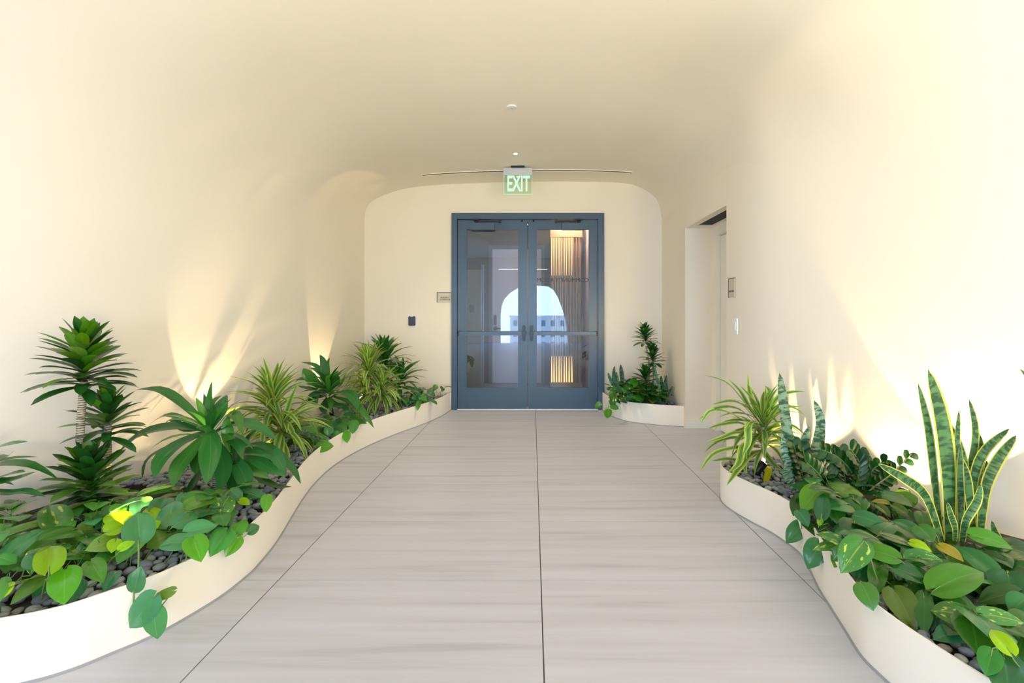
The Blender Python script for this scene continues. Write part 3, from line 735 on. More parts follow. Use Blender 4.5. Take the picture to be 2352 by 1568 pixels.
def pebble_mesh(k):
    rnd = random.Random(k); b = bmesh.new(); bmesh.ops.create_uvsphere(b, u_segments=8, v_segments=5, radius=1)
    sx, sy, sz = rnd.uniform(.85, 1.25), rnd.uniform(.7, .95), rnd.uniform(.45, .65)
    for v in b.verts:
        v.co = Vector((v.co.x*sx, v.co.y*sy, v.co.z*sz))*(1+rnd.uniform(-.06, .06))
    me = bpy.data.meshes.new('pebble'); b.to_mesh(me); b.free(); me.materials.append(M['pebble'])
    me.polygons.foreach_set('use_smooth', [True]*len(me.polygons)); return me
PB = [pebble_mesh(k) for k in range(7)]
def fill_pebbles(c, y0, y1, xf, xw, count, fr, size=.021):
    """pebbles over the bed; those by the rim, in plain view, are singles"""
    rnd = random.Random(int(y0*100)+count); pts = []; cell = {}
    tries = 0
    while len(pts) < count and tries < count*25:
        tries += 1
        y = rnd.uniform(y0, y1); a, b = xf(y), xw(y)
        x = a+(b-a)*rnd.random()
        s = size*rnd.uniform(.75, 1.35)
        if abs(x-a) < s*1.05 or abs(x-b) < s or (abs(x-a) > .40+.12*math.sin(y*5) and y < 2.75): continue
        if y < y0+s or y > y1-s: continue
        if min((x-q.x)**2+(y-q.y)**2 for q in fr) < (s*1.35)**2: continue
        key = (int(x/.06), int(y/.06)); ok = True
        for i in (-1, 0, 1):
            for j in (-1, 0, 1):
                for (x2, y2, s2) in cell.get((key[0]+i, key[1]+j), ()):
                    if (x-x2)**2+(y-y2)**2 < (.78*(s+s2))**2: ok = False; break
                if not ok: break
            if not ok: break
        if not ok: continue
        cell.setdefault(key, []).append((x, y, s)); pts.append((x, y, s, abs(x-a)))
    pts.sort(key=lambda p: (p[3] > .30, p[1]+p[3]*3))
    vs, fs_, tn = [], [], []
    for i, (x, y, s, dd) in enumerate(pts):
        z = .186+.012*math.sin(x*17+y*13)*.6+rnd.uniform(-.004, .006); me = rnd.choice(PB)
        rot = Euler((rnd.uniform(-.35, .35), rnd.uniform(-.35, .35), rnd.uniform(0, 6.28)))
        if i < 290:
            o = link(bpy.data.objects.new('pebble', me)); c(o); o.location = (x, y, z); o.rotation_euler = rot; o.scale = (s, s, s)
        else:
            m4 = Matrix.Translation((x, y, z)) @ rot.to_matrix().to_4x4() @ Matrix.Scale(s, 4); o_ = len(vs); t = rnd.random()
            vs += [m4 @ v.co for v in me.vertices]; fs_ += [tuple(q+o_ for q in p.vertices) for p in me.polygons]; tn += [t]*len(me.vertices)
    if vs:
        o = obj_from('pebbles', vs, fs_, M['pebble'], None, True); o['kind'] = 'stuff'; c(o)
        at = o.data.attributes.new('tone', 'FLOAT', 'POINT'); at.data.foreach_set('value', tn)
fill_pebbles(cL, 1.45, 5.86, xfl, lambda y: max(wallL(y), -3.1)+.01, 2300, samp(XFL, 14))
fill_pebbles(cR, 1.0, 3.27, xfr, lambda y: min(wallR(y), 2.6)-.01, 1100, samp(XFR, 14))
fill_pebbles(cB, 5.0, 5.84, xfb, lambda y: wallR(y)-.01, 330, samp(XFB, 10), .024)

# ------------------------------------------------------------------ leaves
def cat(pts, n):
    """Catmull-Rom through pts, n+1 samples"""
    m = len(pts)-1; out = []
    for k in range(n+1):
        f = m*k/n; i = min(int(f), m-1); t = f-i
        a, b, c, d = pts[max(i-1, 0)], pts[i], pts[i+1], pts[min(i+2, m)]
        out.append(.5*((2*b)+(c-a)*t+(2*a-5*b+4*c-d)*t*t+(3*b-a-3*c+d)*t**3))
    return out
STRAP = [(0, .32), (.15, .62), (.38, .98), (.55, 1), (.74, .72), (.88, .36), (1, .0)]
OBL = [(0, .45), (.12, .6), (.4, .95), (.62, 1), (.8, .8), (.93, .45), (1, .04)]
SNK = [(0, .6), (.2, .78), (.5, 1), (.75, .85), (.9, .5), (1, .02)]
def strap_geo(pts, width, up, prof=STRAP, fold=.22, n=9, wav=0):
    """verts, faces, uvs of a strap leaf along pts; up = rough direction of its upper face"""
    c = cat([Vector(p) for p in pts], n); vs = []; uv = []; fs = []
    for i, p in enumerate(c):
        t = (c[min(i+1, n)]-c[max(i-1, 0)]).normalized()
        s = t.cross(up)
        if s.length < .05: s = t.cross(Vector((1, 0, 0)))
        s.normalize(); nn = s.cross(t)
        v = i/n; w_ = width*.5*interp(prof, v)
        for k, q in enumerate((-1, -.5, 0, .5, 1)):
            h = abs(q)*fold*w_ - .05*w_*(1 if abs(q) == 1 else 0)
            if wav: h += wav*w_*math.sin(v*9+q*2)*abs(q)
            vs.append(p+s*(q*w_*(1-.06*fold))+nn*h); uv.append(((q+1)/2, v))
    for i in range(n):
        for k in range(4): fs.append((i*5+k, i*5+k+1, (i+1)*5+k+1, (i+1)*5+k))
    return vs, fs, uv
HEART = [(0, .16), (.04, .60), (.10, .84), (.20, .98), (.32, 1), (.48, .95), (.64, .80), (.78, .57), (.90, .28), (1, .0)]
def heart_geo(B, T, width, nrm, fold=.28, droop=.12, n=9):
    """heart-shaped blade from its petiole end B to its tip T"""
    ax = T-B; Ln = ax.length; ax = ax/Ln; nn = (nrm-ax*nrm.dot(ax)).normalized(); s = ax.cross(nn)
    vs, uv, fs = [], [], []
    for i in range(n+1):
        v = (i/n)**1.45; w_ = width*.5*interp(HEART, v)
        for q in (-1, -.66, -.33, 0, .33, .66, 1):
            back = .19*Ln*(abs(q)**1.2)*(1-v)**4.5
            h = w_*fold*abs(q)**.8 - w_*.16*abs(q)**3 - droop*Ln*(v-.25)**2*1.2 + .05*w_*math.sin(v*7+q*3)*abs(q)
            vs.append(B+ax*(v*Ln-back)+s*(q*w_)+nn*h); uv.append(((q+1)/2, v))
    for i in range(n):
        for k in range(6): fs.append((i*7+k, i*7+k+1, (i+1)*7+k+1, (i+1)*7+k))
    return vs, fs, uv
def add_tube(vs, fs, uv, pts, r, n=4):
    mb = MB(); mb.tube(pts, r, n, False); o = len(vs)
    vs += mb.v; fs += [tuple(i+o for i in f) for f in mb.f]; uv += [(.2, .5)]*len(mb.v)
    return len(mb.f)
def plant(name, loc, label, cat_='plant', group=None):
    return tag(empty(name, loc), label, cat_, group)
def part(root, o):
    o.parent = root; o.matrix_parent_inverse = Matrix.Translation(-root.location); return o
def wleaf(root, pts, width, mat, up=(0, -.35, 1), prof=STRAP, fold=.22, n=9, wav=0, name='leaf'):
    """one individually modelled strap leaf given in world space"""
    pts = [Vector(p) for p in pts]
    for p in pts:                                             # leaves stay on the room side of the walls
        p.x = max(wallL(p.y)+.015, min(wallR(p.y)-.015, p.x)); p.y = min(p.y, 5.88)
    vs, fs, uv = strap_geo(pts, width, Vector(up), prof, fold, n, wav)
    o0 = Vector(pts[0]); 
    o = obj_from(name, [v-o0 for v in vs], fs, mat, None, True, uv); o.location = o0
    return part(root, o)

# families of shared strap leaves: rank 0 = young, upright ... last = old, drooping
def family(name, length, width, mats, ranks, prof=STRAP, fold=.22, e0=(1.35, .15), dr=(.35, 1.5), n=7, wav=0):
    fam = []
    for k in range(ranks):
        t = k/(ranks-1); e = e0[0]+(e0[1]-e0[0])*t; d = dr[0]+(dr[1]-dr[0])*t
        ln = length*(.62+.38*min(1, t*1.8)); p = Vector((0, 0, 0)); pts = [p.copy()]
        for i in range(5):
            a = e-d*((i+.5)/5)**1.3; p = p+Vector((math.cos(a), .03*math.sin(k*2.1+i), math.sin(a)))*(ln/5); pts.append(p.copy())
        vs, fs, uv = strap_geo(pts, width*(.75+.25*min(1, t*2)), Vector((-.25, 0, 1)), prof, fold, n, wav)
        ms = []
        for mt in mats:
            o = obj_from('leaf', vs, fs, mt, None, True, uv); me = o.data; bpy.data.objects.remove(o); ms.append(me)
        fam.append((ms, pts[-1].copy()))
    return fam
def rosette(root, base, axis, height, n, fam, scale=1.0, young=.25, rnd=None, wall_margin=.02, az0=0, name='leaf', jit=.12, cone=(0, 1), lim=None):
    """n leaves spiralling down a stem from base+axis*height (youngest) to base (oldest)"""
    rnd = rnd or random.Random(int(abs(base[0])*1000)+n); base = Vector(base); axis = Vector(axis).normalized()
    q = Vector((0, 0, 1)).rotation_difference(axis); K = len(fam)
    for i in range(n):
        t = cone[0]+(cone[1]-cone[0])*i/(n-1)
        p = base+axis*height*(1-i/(n-1))
        k = min(K-1, max(0, int(t*(K-1)+rnd.uniform(-.6, .9))))
        ms, tip = fam[k]; s = scale*rnd.uniform(.82, 1.12)
        az = az0+i*2.39996+rnd.uniform(-.25, .25)
        tl = Euler((rnd.uniform(-jit, jit), rnd.uniform(-jit, jit), 0)).to_quaternion()
        for _ in range(9):
            rq = q @ tl @ Euler((0, 0, az)).to_quaternion()
            ok = True
            for f in (.6, 1.0):
                w_ = p+rq @ (tip*s*f)
                if w_.x < wallL(w_.y)+wall_margin or w_.x > wallR(w_.y)-wall_margin or w_.y > 5.86: ok = False
                if lim and not lim(w_): ok = False
            if ok: break
            az += .7
            if _ > 4: s *= .8
        if not ok: continue
        me = ms[0] if (len(ms) == 1 or t > .7 or rnd.random() > young) else ms[1]
        if len(ms) > 2 and rnd.random() < .06: me = ms[2]
        o = link(bpy.data.objects.new(name, me)); o.location = p; o.rotation_mode = 'QUATERNION'; o.rotation_quaternion = rq; o.scale = (s, s, s)
        part(root, o)
def cane(root, pts, r, mat=None, name='cane'):
    o = MB().tube(cat([Vector(p) for p in pts], 6), r, 10).build(name, mat or M['cane'], None, pts[0]); return part(root, o)

FC = family('compact', .215, .060, (M['comp'], M['compy'], M['olive']), 9, OBL, .30, (1.12, -.05), (-.1, .75))
FL = family('lemon', .40, .043, (M['lemon'],), 9, STRAP, .2, (1.40, .10), (.45, 2.0), 8)
FD = family('dark', .42, .066, (M['drac'], M['mid']), 8, STRAP, .18, (1.40, .25), (.35, 1.6), 8, .06)

# left planter, from the camera to the doors ------------------------------------------------
def CP(x0, y0, s): return lambda x, y, d: P(x0+x/s, y0+y/s, d)
# tall compact dracaena
r = plant('dracaena', (-2.33, 2.40, .18), 'tall tiered dracaena on ringed canes near the left edge of the photo')
cane(r, [(-2.33, 2.40, .17), (-2.34, 2.40, .55), (-2.30, 2.38, .86)], [.019, .019, .018, .018, .018, .017, .016])
cane(r, [(-2.24, 2.46, .17), (-2.26, 2.47, .45), (-2.26, 2.47, .62)], .017)
rosette(r, (-2.30, 2.38, .82), (.03, -.02, 1), .25, 74, FC, 1.0, .45)
rosette(r, (-2.25, 2.46, .54), (.02, -.03, 1), .20, 50, FC, .85, .4)
rosette(r, (-2.22, 2.34, .24), (.05, -.1, 1), .23, 76, FC, 1.0, .45)
# plant cut by the left edge
r = plant('dracaena', (-2.72, 2.20, .18), 'broad-leaved dracaena cut off by the left edge of the photo')
cane(r, [(-2.72, 2.20, .17), (-2.73, 2.2, .45)], .014)
c = CP(0, 960, 5.6)
for pts, w_ in (([(-300, 600, 2.2), (-120, 420, 2.15), (100, 340, 2.1), (370, 300, 2.1)], .055), ([(-300, 650, 2.2), (-100, 520, 2.15), (50, 520, 2.1), (180, 420, 2.1)], .05),
                ([(-300, 700, 2.2), (0, 590, 2.15), (400, 600, 2.15), (760, 790, 2.2)], .05), ([(-300, 760, 2.2), (0, 820, 2.1), (250, 770, 2.05), (460, 690, 2.05)], .06),
                ([(-300, 900, 2.2), (100, 960, 2.1), (350, 940, 2.1), (580, 1010, 2.1)], .045), ([(-300, 800, 2.2), (-50, 780, 2.15), (200, 700, 2.1), (330, 690, 2.1)], .04)):
    wleaf(r, [c(*p) for p in pts], w_, M['drac'])
rosette(r, (-2.72, 2.20, .34), (0, -.1, 1), .14, 16, FD, .8, lim=lambda v: v.x > wallL(v.y)+.1)

# large corn plant
r = plant('corn_plant', (-1.86, 2.70, .18), 'large corn plant with broad arching dark green leaves mid left planter')
c = CP(240, 840, 2.375); D = 2.66
cane(r, [(-1.86, 2.72, .17), (-1.84, 2.70, .40), c(575, 345, D)], .016)
BL = [([(575, 345), (420, 200), (300, 130), (175, 128)], .070, .0), ([(570, 350), (430, 290), (330, 270), (215, 342)], .05, .12), ([(560, 350), (400, 330), (200, 370), (70, 480)], .100, -.1),
      ([(560, 360), (420, 420), (310, 510), (275, 612)], .115, -.28), ([(560, 370), (470, 470), (405, 560), (378, 662)], .12, -.32), ([(540, 370), (330, 450), (230, 520), (205, 612)], .055, -.02),
      ([(575, 350), (580, 420), (575, 530), (558, 648)], .125, -.36), ([(600, 400), (640, 500), (650, 600), (620, 702)], .10, -.34), ([(575, 340), (572, 250), (575, 170), (586, 84)], .058, .0),
      ([(585, 340), (620, 270), (640, 210), (668, 158)], .105, .12), ([(565, 340), (545, 280), (522, 220), (498, 172)], .045, -.04), ([(600, 350), (680, 262), (730, 290), (750, 372)], .07, -.12),
      ([(600, 360), (730, 310), (850, 340), (938, 402)], .085, -.05), ([(610, 500), (800, 462), (930, 490), (992, 604)], .105, -.12), ([(690, 500), (800, 500), (900, 560), (988, 604)], .085, -.2),
      ([(680, 470), (740, 560), (772, 640), (770, 722)], .10, -.3), ([(620, 400), (540, 560), (480, 650), (440, 700)], .07, -.1), ([(690, 490), (820, 590), (920, 650), (1022, 660)], .05, -.1),
      ([(690, 470), (676, 380), (680, 290), (718, 228)], .085, .0), ([(690, 460), (860, 430), (1010, 540), (1072, 645)], .06, -.12), ([(560, 420), (430, 590), (310, 640), (240, 682)], .06, .1),
      ([(600, 430), (500, 480), (430, 500), (350, 560)], .07, .12), ([(600, 330), (560, 280), (590, 200), (640, 160)], .07, .1), ([(700, 450), (760, 430), (800, 380), (835, 345)], .07, .05),
      ([(690, 430), (720, 480), (712, 540), (700, 420)], .05, -.1), ([(560, 380), (520, 470), (505, 540), (500, 590)], .085, -.2), ([(620, 450), (690, 560), (700, 640), (690, 700)], .08, -.2),
      ([(540, 345), (440, 350), (370, 290), (330, 320)], .05, .15), ([(700, 480), (780, 560), (850, 590), (900, 615)], .075, -.22), ([(640, 420), (700, 400), (740, 440), (745, 500)], .08, -.15)]
for k, (pts, w_, dd) in enumerate(BL):
    m = M['mid'] if k in (10, 18, 8, 28, 11) else M['drac']
    wleaf(r, [c(x, y, D+dd*(i/3)**1.2+.02*(k % 3)) for i, (x, y) in enumerate(pts)], w_*.86, m, (0, -.45, 1), n=10, wav=.05)
cane(r, [(-1.80, 2.72, .17), (-1.66, 2.68, .30), c(700, 470, D)], .013)
rosette(r, c(575, 400, D), (0, 0, 1), .05, 14, FD, .75, cone=(.1, .9))

# lemon-striped dracaena 1
r = plant('striped_dracaena', (-1.875, 3.42, .18), 'lemon-striped dracaena between the corn plant and a dark dracaena')
cane(r, [(-1.87, 3.42, .17), (-1.87, 3.42, .4), (-1.89, 3.40, .60)], .011, M['snode'])
rosette(r, (-1.89, 3.40, .42), (-.05, -.05, 1), .20, 66, FL, 1.05)
rosette(r, (-1.82, 3.36, .30), (.2, -.2, 1), .12, 42, FL, .95, cone=(.25, 1))
# dark green dracaena
r = plant('dracaena', (-1.90, 4.28, .18), 'dark green dracaena between the two lemon-striped plants of the left planter')
c = CP(560, 760, 4.612); D = 4.25
cane(r, [(-1.89, 4.28, .17), (-1.88, 4.26, .36), c(900, 640, D)], .016)
for pts, w_, dd, b in (([(890, 600), (860, 450), (840, 320), (805, 250)], .07, .05, 0), ([(890, 600), (880, 450), (890, 350), (910, 280)], .07, 0, 0), ([(850, 480), (800, 400), (720, 350), (600, 330)], .055, .05, 0),
                       ([(850, 620), (740, 540), (670, 460), (632, 392)], .13, 0, 1), ([(850, 590), (700, 520), (590, 510), (480, 548)], .065, 0, 0), ([(880, 650), (760, 620), (650, 600), (570, 580)], .05, 0, 0),
                       ([(915, 640), (930, 540), (960, 460), (975, 418)], .10, -.05, 1), ([(930, 660), (1030, 570), (1110, 450), (1182, 378)], .12, -.05, 1), ([(870, 540), (800, 450), (740, 400), (690, 392)], .04, .1, 0),
                       ([(930, 660), (1100, 660), (1180, 740), (1205, 835)], .10, -.15, 0), ([(930, 690), (1150, 760), (1280, 880), (1378, 1028)], .070, -.2, 0), ([(870, 660), (770, 660), (740, 730), (772, 792)], .11, -.15, 0),
                       ([(880, 690), (780, 700), (700, 680), (640, 740)], .09, .05, 0), ([(900, 700), (960, 780), (1050, 800), (1120, 850)], .08, -.1, 0), ([(880, 640), (900, 540), (915, 470), (930, 455)], .10, -.1, 1),
                       ([(900, 690), (860, 780), (850, 830), (860, 880)], .09, -.15, 0), ([(900, 640), (980, 560), (960, 470), (1010, 420)], .08, .1, 0), ([(880, 650), (820, 580), (740, 560), (650, 560)], .08, .08, 0)):
    wleaf(r, [c(x, y, D+dd*(i/3)) for i, (x, y) in enumerate(pts)], w_*.95, M['mid'] if b else M['drac'], (0, -.4, 1), wav=.04)
rosette(r, c(900, 740, D), (0, 0, 1), .14, 26, FD, .72, cone=(.15, .9))
# lemon-striped dracaena 2, two heads
r = plant('striped_dracaena', (-1.68, 4.92, .18), 'lemon-striped dracaena nearest the double doors on the left')
cane(r, [(-1.70, 4.93, .17), (-1.71, 4.92, .40), (-1.73, 4.90, .62)], .011, M['snode'])
cane(r, [(-1.62, 4.90, .17), (-1.60, 4.88, .30), (-1.59, 4.86, .42)], .010, M['snode'])
rosette(r, (-1.73, 4.90, .50), (0, -.05, 1), .20, 70, FL, 1.05)
rosette(r, (-1.59, 4.86, .34), (.15, -.15, 1), .14, 54, FL, .92, cone=(.1, 1))
rosette(r, (-1.76, 4.88, .34), (-.1, -.15, 1), .10, 26, FL, .85, cone=(.3, 1))
# dark plant behind it
r = plant('dracaena', (-1.72, 5.45, .18), 'dark green dracaena in the corner behind the lemon-striped plant')
cane(r, [(-1.72, 5.45, .17), (-1.72, 5.44, .5), (-1.73, 5.42, .72)], .014)
rosette(r, (-1.73, 5.42, .54), (0, -.05, 1), .22, 56, FD, .98)
rosette(r, (-1.56, 5.40, .36), (.2, -.1, 1), .14, 36, FD, .85, cone=(.15, 1))

# ------------------------------------------------------------------ pothos
TOCAM = lambda C: (cam.location-C).normalized()
def pothos_leaf(root, bx, by, tx, ty, wpx, mat, h, xf_in, rnd, ground=.19, face=.55, d=None):
    cx, cy = (bx+tx)/2, (by+ty)/2
    if d is None: d = (1.2-h)*F/(cy-723)
    C = P(cx, cy, d)
    nn = (TOCAM(C)*face+Vector((rnd.uniform(-.3, .3), rnd.uniform(-.15, .15), .75))).normalized()
    o = Vector(cam.location)
    def hit(px, py):
        ray = P(px, py, 1.0)-o; den = ray.dot(nn)
        return o+ray*((C-o).dot(nn)/den) if abs(den) > 1e-3 else P(px, py, d)
    B, T = hit(bx, by), hit(tx, ty)
    wd = wpx/F*d*1.06
    vs, fs, uv = heart_geo(B, T, wd, nn, rnd.uniform(.15, .5), rnd.uniform(.12, .42))
    nb = len(fs)
    G = Vector((B.x+xf_in[0]*rnd.uniform(.03, .10), B.y+rnd.uniform(-.03, .06), ground))
    ax = (T-B).normalized()
    add_tube(vs, fs, uv, cat([B+ax*.01, B-ax*.03-Vector((0, 0, .012)), (B+G)*.5+Vector((0, 0, .015)), G], 5), [.0016, .002, .002, .0022, .0024, .0026])
    fm = [0]*nb+[1]*(len(fs)-nb)
    ob = obj_from('leaf', [v-B for v in vs], fs, mat, None, True, uv, [mat, M['stem']], fm); ob.location = B
    return part(root, ob)
def blade_variant(k, mat):
    rnd = random.Random(100+k); pet = rnd.uniform(.05, .13); ln = rnd.uniform(.095, .135); e = rnd.uniform(-.6, .25)
    B = Vector((pet*.55, rnd.uniform(-.01, .01), pet*.85)); T = B+Vector((math.cos(e), rnd.uniform(-.25, .25), math.sin(e))).normalized()*ln
    nn = Vector((.35, rnd.uniform(-.2, .2), 1))
    vs, fs, uv = heart_geo(B, T, ln*rnd.uniform(.72, .85), nn, rnd.uniform(.15, .5), rnd.uniform(.15, .5), 6)
    nb = len(fs); ax = (T-B).normalized()
    add_tube(vs, fs, uv, cat([B+ax*.01, B-ax*.02, B*.5+Vector((-.01, 0, .01)), Vector((0, 0, 0))], 4), .0018)
    o = obj_from('leaf', vs, fs, mat, None, True, uv, [mat, M['stem']], [0]*nb+[1]*(len(fs)-nb)); me = o.data; bpy.data.objects.remove(o)
    return me
PV = {m: [blade_variant(k, M[m]) for k in range(6)] for m in ('mid', 'dark', 'teal', 'olive', 'bright', 'var', 'lime', 'rmid', 'rteal', 'rolive')}
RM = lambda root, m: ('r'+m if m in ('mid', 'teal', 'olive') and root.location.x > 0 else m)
SPOTS = [(-1.80, 2.16), (-1.716, 1.94), (-2.06, 3.12), (1.42, 2.90), (1.93, 2.42), (1.95, 2.12)]
def filler(root, n, region, seed, zr=(.17, .24), mix=('mid', 'mid', 'dark', 'teal', 'olive', 'var', 'bright'), sc_=(.7, 1.15), out=0):
    rnd = random.Random(seed)
    for _ in range(n):
        x, y = region(rnd)
        if any((x-a)**2+(y-b)**2 < .13**2 for a, b in SPOTS): continue
        m = RM(root, rnd.choice(mix)); me = rnd.choice(PV[m])
        o = link(bpy.data.objects.new('leaf', me)); s = rnd.uniform(*sc_)
        az = rnd.uniform(0, 2*PI) if rnd.random() < .45 else -PI/2+rnd.uniform(-1.0, 1.0)+out
        dd = (xfl(y)-x) if x < 0 else ((x-xfr(y)) if y < 4 else (x-xfb(y)))
        o.location = (x, y, rnd.uniform(*zr)+(.06 if dd < .24 and y < 4.5 else 0)); o.rotation_euler = (rnd.uniform(-.3, .3), rnd.uniform(-.3, .4), az); o.scale = (s, s, s)
        tip = Vector((x, y, 0))+Vector((math.cos(az), math.sin(az), 0))*.2*s
        if tip.x < wallL(tip.y)+.01 or tip.x > wallR(tip.y)-.01 or tip.y > 5.88: 
            o.rotation_euler[2] = az+PI
        part(root, o)
def runner(root, pts, r=.0035):
    o = MB().tube(cat([Vector(p) for p in pts], 12), r, 6).build('vine', M['stem'], None, pts[0]); return part(root, o)

def drim(px, py, side):
    """distance along the pixel's line of sight to just outside the planter's front"""
    xf = xfl if side < 0 else (xfr if px > 1620 else xfb)
    d = 1.1
    while d < 5.9:
        x = P(px, py, d).x
        if (side < 0 and x < xf(d)+.03) is False and side < 0: d += .01; continue
        if side > 0 and x < xf(d)-.03: d += .01; continue
        return d-.01
    return 5.8
def hand(root, conv, s, lst, inside, seed, h0=.29, face=.55):
    rnd = random.Random(seed)
    for q in lst:
        bx, by, tx, ty, w_, m = q[:6]; m = RM(root, m); h = q[6] if len(q) > 6 else h0
        B, T = conv(bx, by), conv(tx, ty)
        if h == 'r':
            d = drim((B[0]+T[0])/2, (B[1]+T[1])/2, inside)
            pothos_leaf(root, B[0], B[1], T[0], T[1], w_/s, M[m], 0, (inside,), rnd, .2, 1.6, d); continue
        pothos_leaf(root, B[0], B[1], T[0], T[1], w_/s, M[m], h, (inside,), rnd, min(.19, h-.02) if h > .15 else h-.01, face)
c8 = lambda x, y: (x/3.35, 1100+y/3.35); c2 = lambda x, y: (240+x/2.375, 840+y/2.375)
PA = plant('pothos', (-1.95, 1.85, .18), 'pothos with large light green leaves at the lower left of the photo')
hand(PA, c8, 3.35, [(375, 690, 400, 458, 172, 'lime', .36), (270, 660, 330, 500, 150, 'teal', .32), (30, 610, 345, 350, 130, 'teal', .32), (450, 370, 375, 165, 180, 'var', .33), (240, 560, 430, 440, 190, 'olive', .28), (880, 480, 665, 520, 150, 'olive', .30),
    (545, 720, 620, 665, 60, 'lime', .25), (500, 710, 490, 950, 190, 'bright', .27), (700, 640, 788, 770, 130, 'bright', .28), (880, 730, 800, 860, 95, 'teal', .23), (330, 750, 90, 930, 110, 'olive', .26), (0, 900, 80, 760, 110, 'lime', .28),
    (600, 790, 550, 945, 120, 'teal', .22), (5, 470, 90, 285, 55, 'bright', .35), (50, 420, 370, 300, 80, 'olive', .32), (450, 400, 590, 310, 110, 'mid', .30), (0, 600, 130, 640, 110, 'mid', .3), (260, 560, 230, 715, 90, 'var', .29),
    (560, 560, 690, 590, 90, 'olive', .26), (500, 450, 620, 470, 110, 'olive', .27), (130, 560, 40, 700, 150, 'mid', .26), (620, 400, 720, 350, 110, 'olive', .27), (0, 780, 40, 860, 100, 'mid', .27), (720, 640, 590, 560, 90, 'mid', .24),
    (370, 800, 250, 900, 110, 'teal', .22), (130, 700, 200, 640, 100, 'mid', .25), (820, 600, 700, 640, 120, 'mid', .25), (250, 340, 130, 420, 80, 'olive', .26)], -1, 5)
hand(PA, c8, 3.35, [(-60, 380, 30, 500, 150, 'mid', .3), (-60, 820, -10, 930, 140, 'mid', .28)], -1, 6)
PB_ = plant('pothos', (-1.80, 2.15, .18), 'glossy pothos around the two glowing spotlights of the left planter')
hand(PB_, c2, 2.375, [(195, 950, 178, 785, 138, 'teal', .34), (355, 855, 370, 712, 115, 'teal', .33), (390, 862, 512, 795, 118, 'teal', .33), (455, 905, 612, 866, 100, 'teal', .32), (448, 960, 283, 962, 105, 'teal', .30), (485, 945, 528, 1062, 112, 'bright', .28),
    (625, 800, 685, 690, 110, 'var', .31), (690, 680, 752, 722, 70, 'teal', .30), (740, 735, 795, 755, 44, 'lime', .27), (705, 920, 765, 820, 92, 'bright', .25), (665, 905, 580, 1026, 112, 'mid', .24), (725, 940, 662, 1035, 80, 'bright', 'r'),
    (785, 905, 846, 868, 62, 'teal', 'r'), (885, 712, 882, 796, 58, 'bright', 'r'), (175, 955, 62, 1062, 120, 'mid', .28), (295, 795, 345, 688, 100, 'teal', .33), (110, 870, 10, 800, 110, 'lime', .32), (280, 860, 225, 760, 90, 'lime', .31),  # some lime blades beside the lamps carry lamp glow in their colour
    (200, 800, 206, 690, 95, 'teal', .31), (60, 800, 110, 745, 75, 'bright', .33), (95, 815, 10, 800, 60, 'lime', .3), (450, 715, 580, 730, 85, 'mid', .28), (540, 690, 600, 720, 70, 'mid', .26), (250, 900, 340, 900, 100, 'olive', .27),
    (430, 700, 400, 760, 50, 'teal', .27), (330, 930, 230, 980, 110, 'olive', .27), (500, 760, 420, 770, 80, 'mid', .27), (560, 760, 640, 740, 80, 'mid', .26), (640, 830, 580, 870, 90, 'mid', .24), (520, 850, 480, 780, 90, 'teal', .28),
    (620, 740, 570, 800, 80, 'dark', .26), (15, 905, 120, 862, 90, 'lime', .34), (90, 1000, 165, 945, 60, 'lime', .31), (60, 950, 40, 1010, 60, 'lime', .31), (200, 860, 275, 795, 80, 'lime', .33), (255, 880, 310, 835, 50, 'lime', .31), (760, 700, 880, 700, 60, 'mid', .24)], -1, 7)
# vine hanging over the rim
PT = [P(318, 1240, 1.76), P(318, 1300, 1.70), P(308, 1355, 1.655), P(307, 1385, 1.655), P(345, 1385, 1.655), P(360, 1402, 1.655), P(398, 1356, 1.67)]
runner(PB_, [PT[0], PT[1], P(312, 1330, 1.66), PT[2], PT[3]], .003); runner(PB_, [P(350, 1376, 1.65), P(354, 1390, 1.648), P(362, 1399, 1.648), P(380, 1380, 1.65), P(397, 1357, 1.65)], .0022)
rnd = random.Random(3)
def hang(root, bx, by, tx, ty, wpx, m, d, nrm):
    B = P(bx, by, d); T = P(tx, ty, d+.01); vs, fs, uv = heart_geo(B, T, wpx/F*d, Vector(nrm), .2, .1)
    nb = len(fs); add_tube(vs, fs, uv, [B, B+(B-T)*.12+Vector((0, .006, .004))], .0018)
    o = obj_from('leaf', [v-B for v in vs], fs, M[m], None, True, uv, [M[m], M['stem']], [0]*nb+[1]*(len(fs)-nb)); o.location = B; return part(root, o)
hang(PB_, 309, 1352, 322, 1300, 42, 'teal', 1.64, (.1, -1, .3)); hang(PB_, 352, 1374, 291, 1447, 62, 'teal', 1.63, (.2, -1, .35)); hang(PB_, 354, 1397, 358, 1472, 56, 'teal', 1.63, (.1, -1, .2)); hang(PB_, 397, 1357, 344, 1377, 24, 'olive', 1.645, (0, -1, .7))
inL = lambda a, b, x0, x1: (lambda rn: (lambda y: (xfl(y)-rn.uniform(x0, x1), y))(rn.uniform(a, b)))
filler(PA, 100, lambda rn: (lambda y: (rn.uniform(-2.9, min(xfl(y)-.16, -1.75)), y))(rn.uniform(1.66, 2.25)), 11, mix=('mid', 'teal', 'olive', 'mid', 'bright', 'var'))
filler(PB_, 90, inL(1.95, 2.5, .12, .75), 12, (.16, .22), mix=('mid', 'teal', 'olive', 'mid', 'bright', 'dark'))
cc = lambda x, y: (560+x/4.612, 760+y/4.612)
PC = plant('pothos', (-1.80, 3.80, .18), 'low pothos spilling over the rim beside the dark green dracaena')
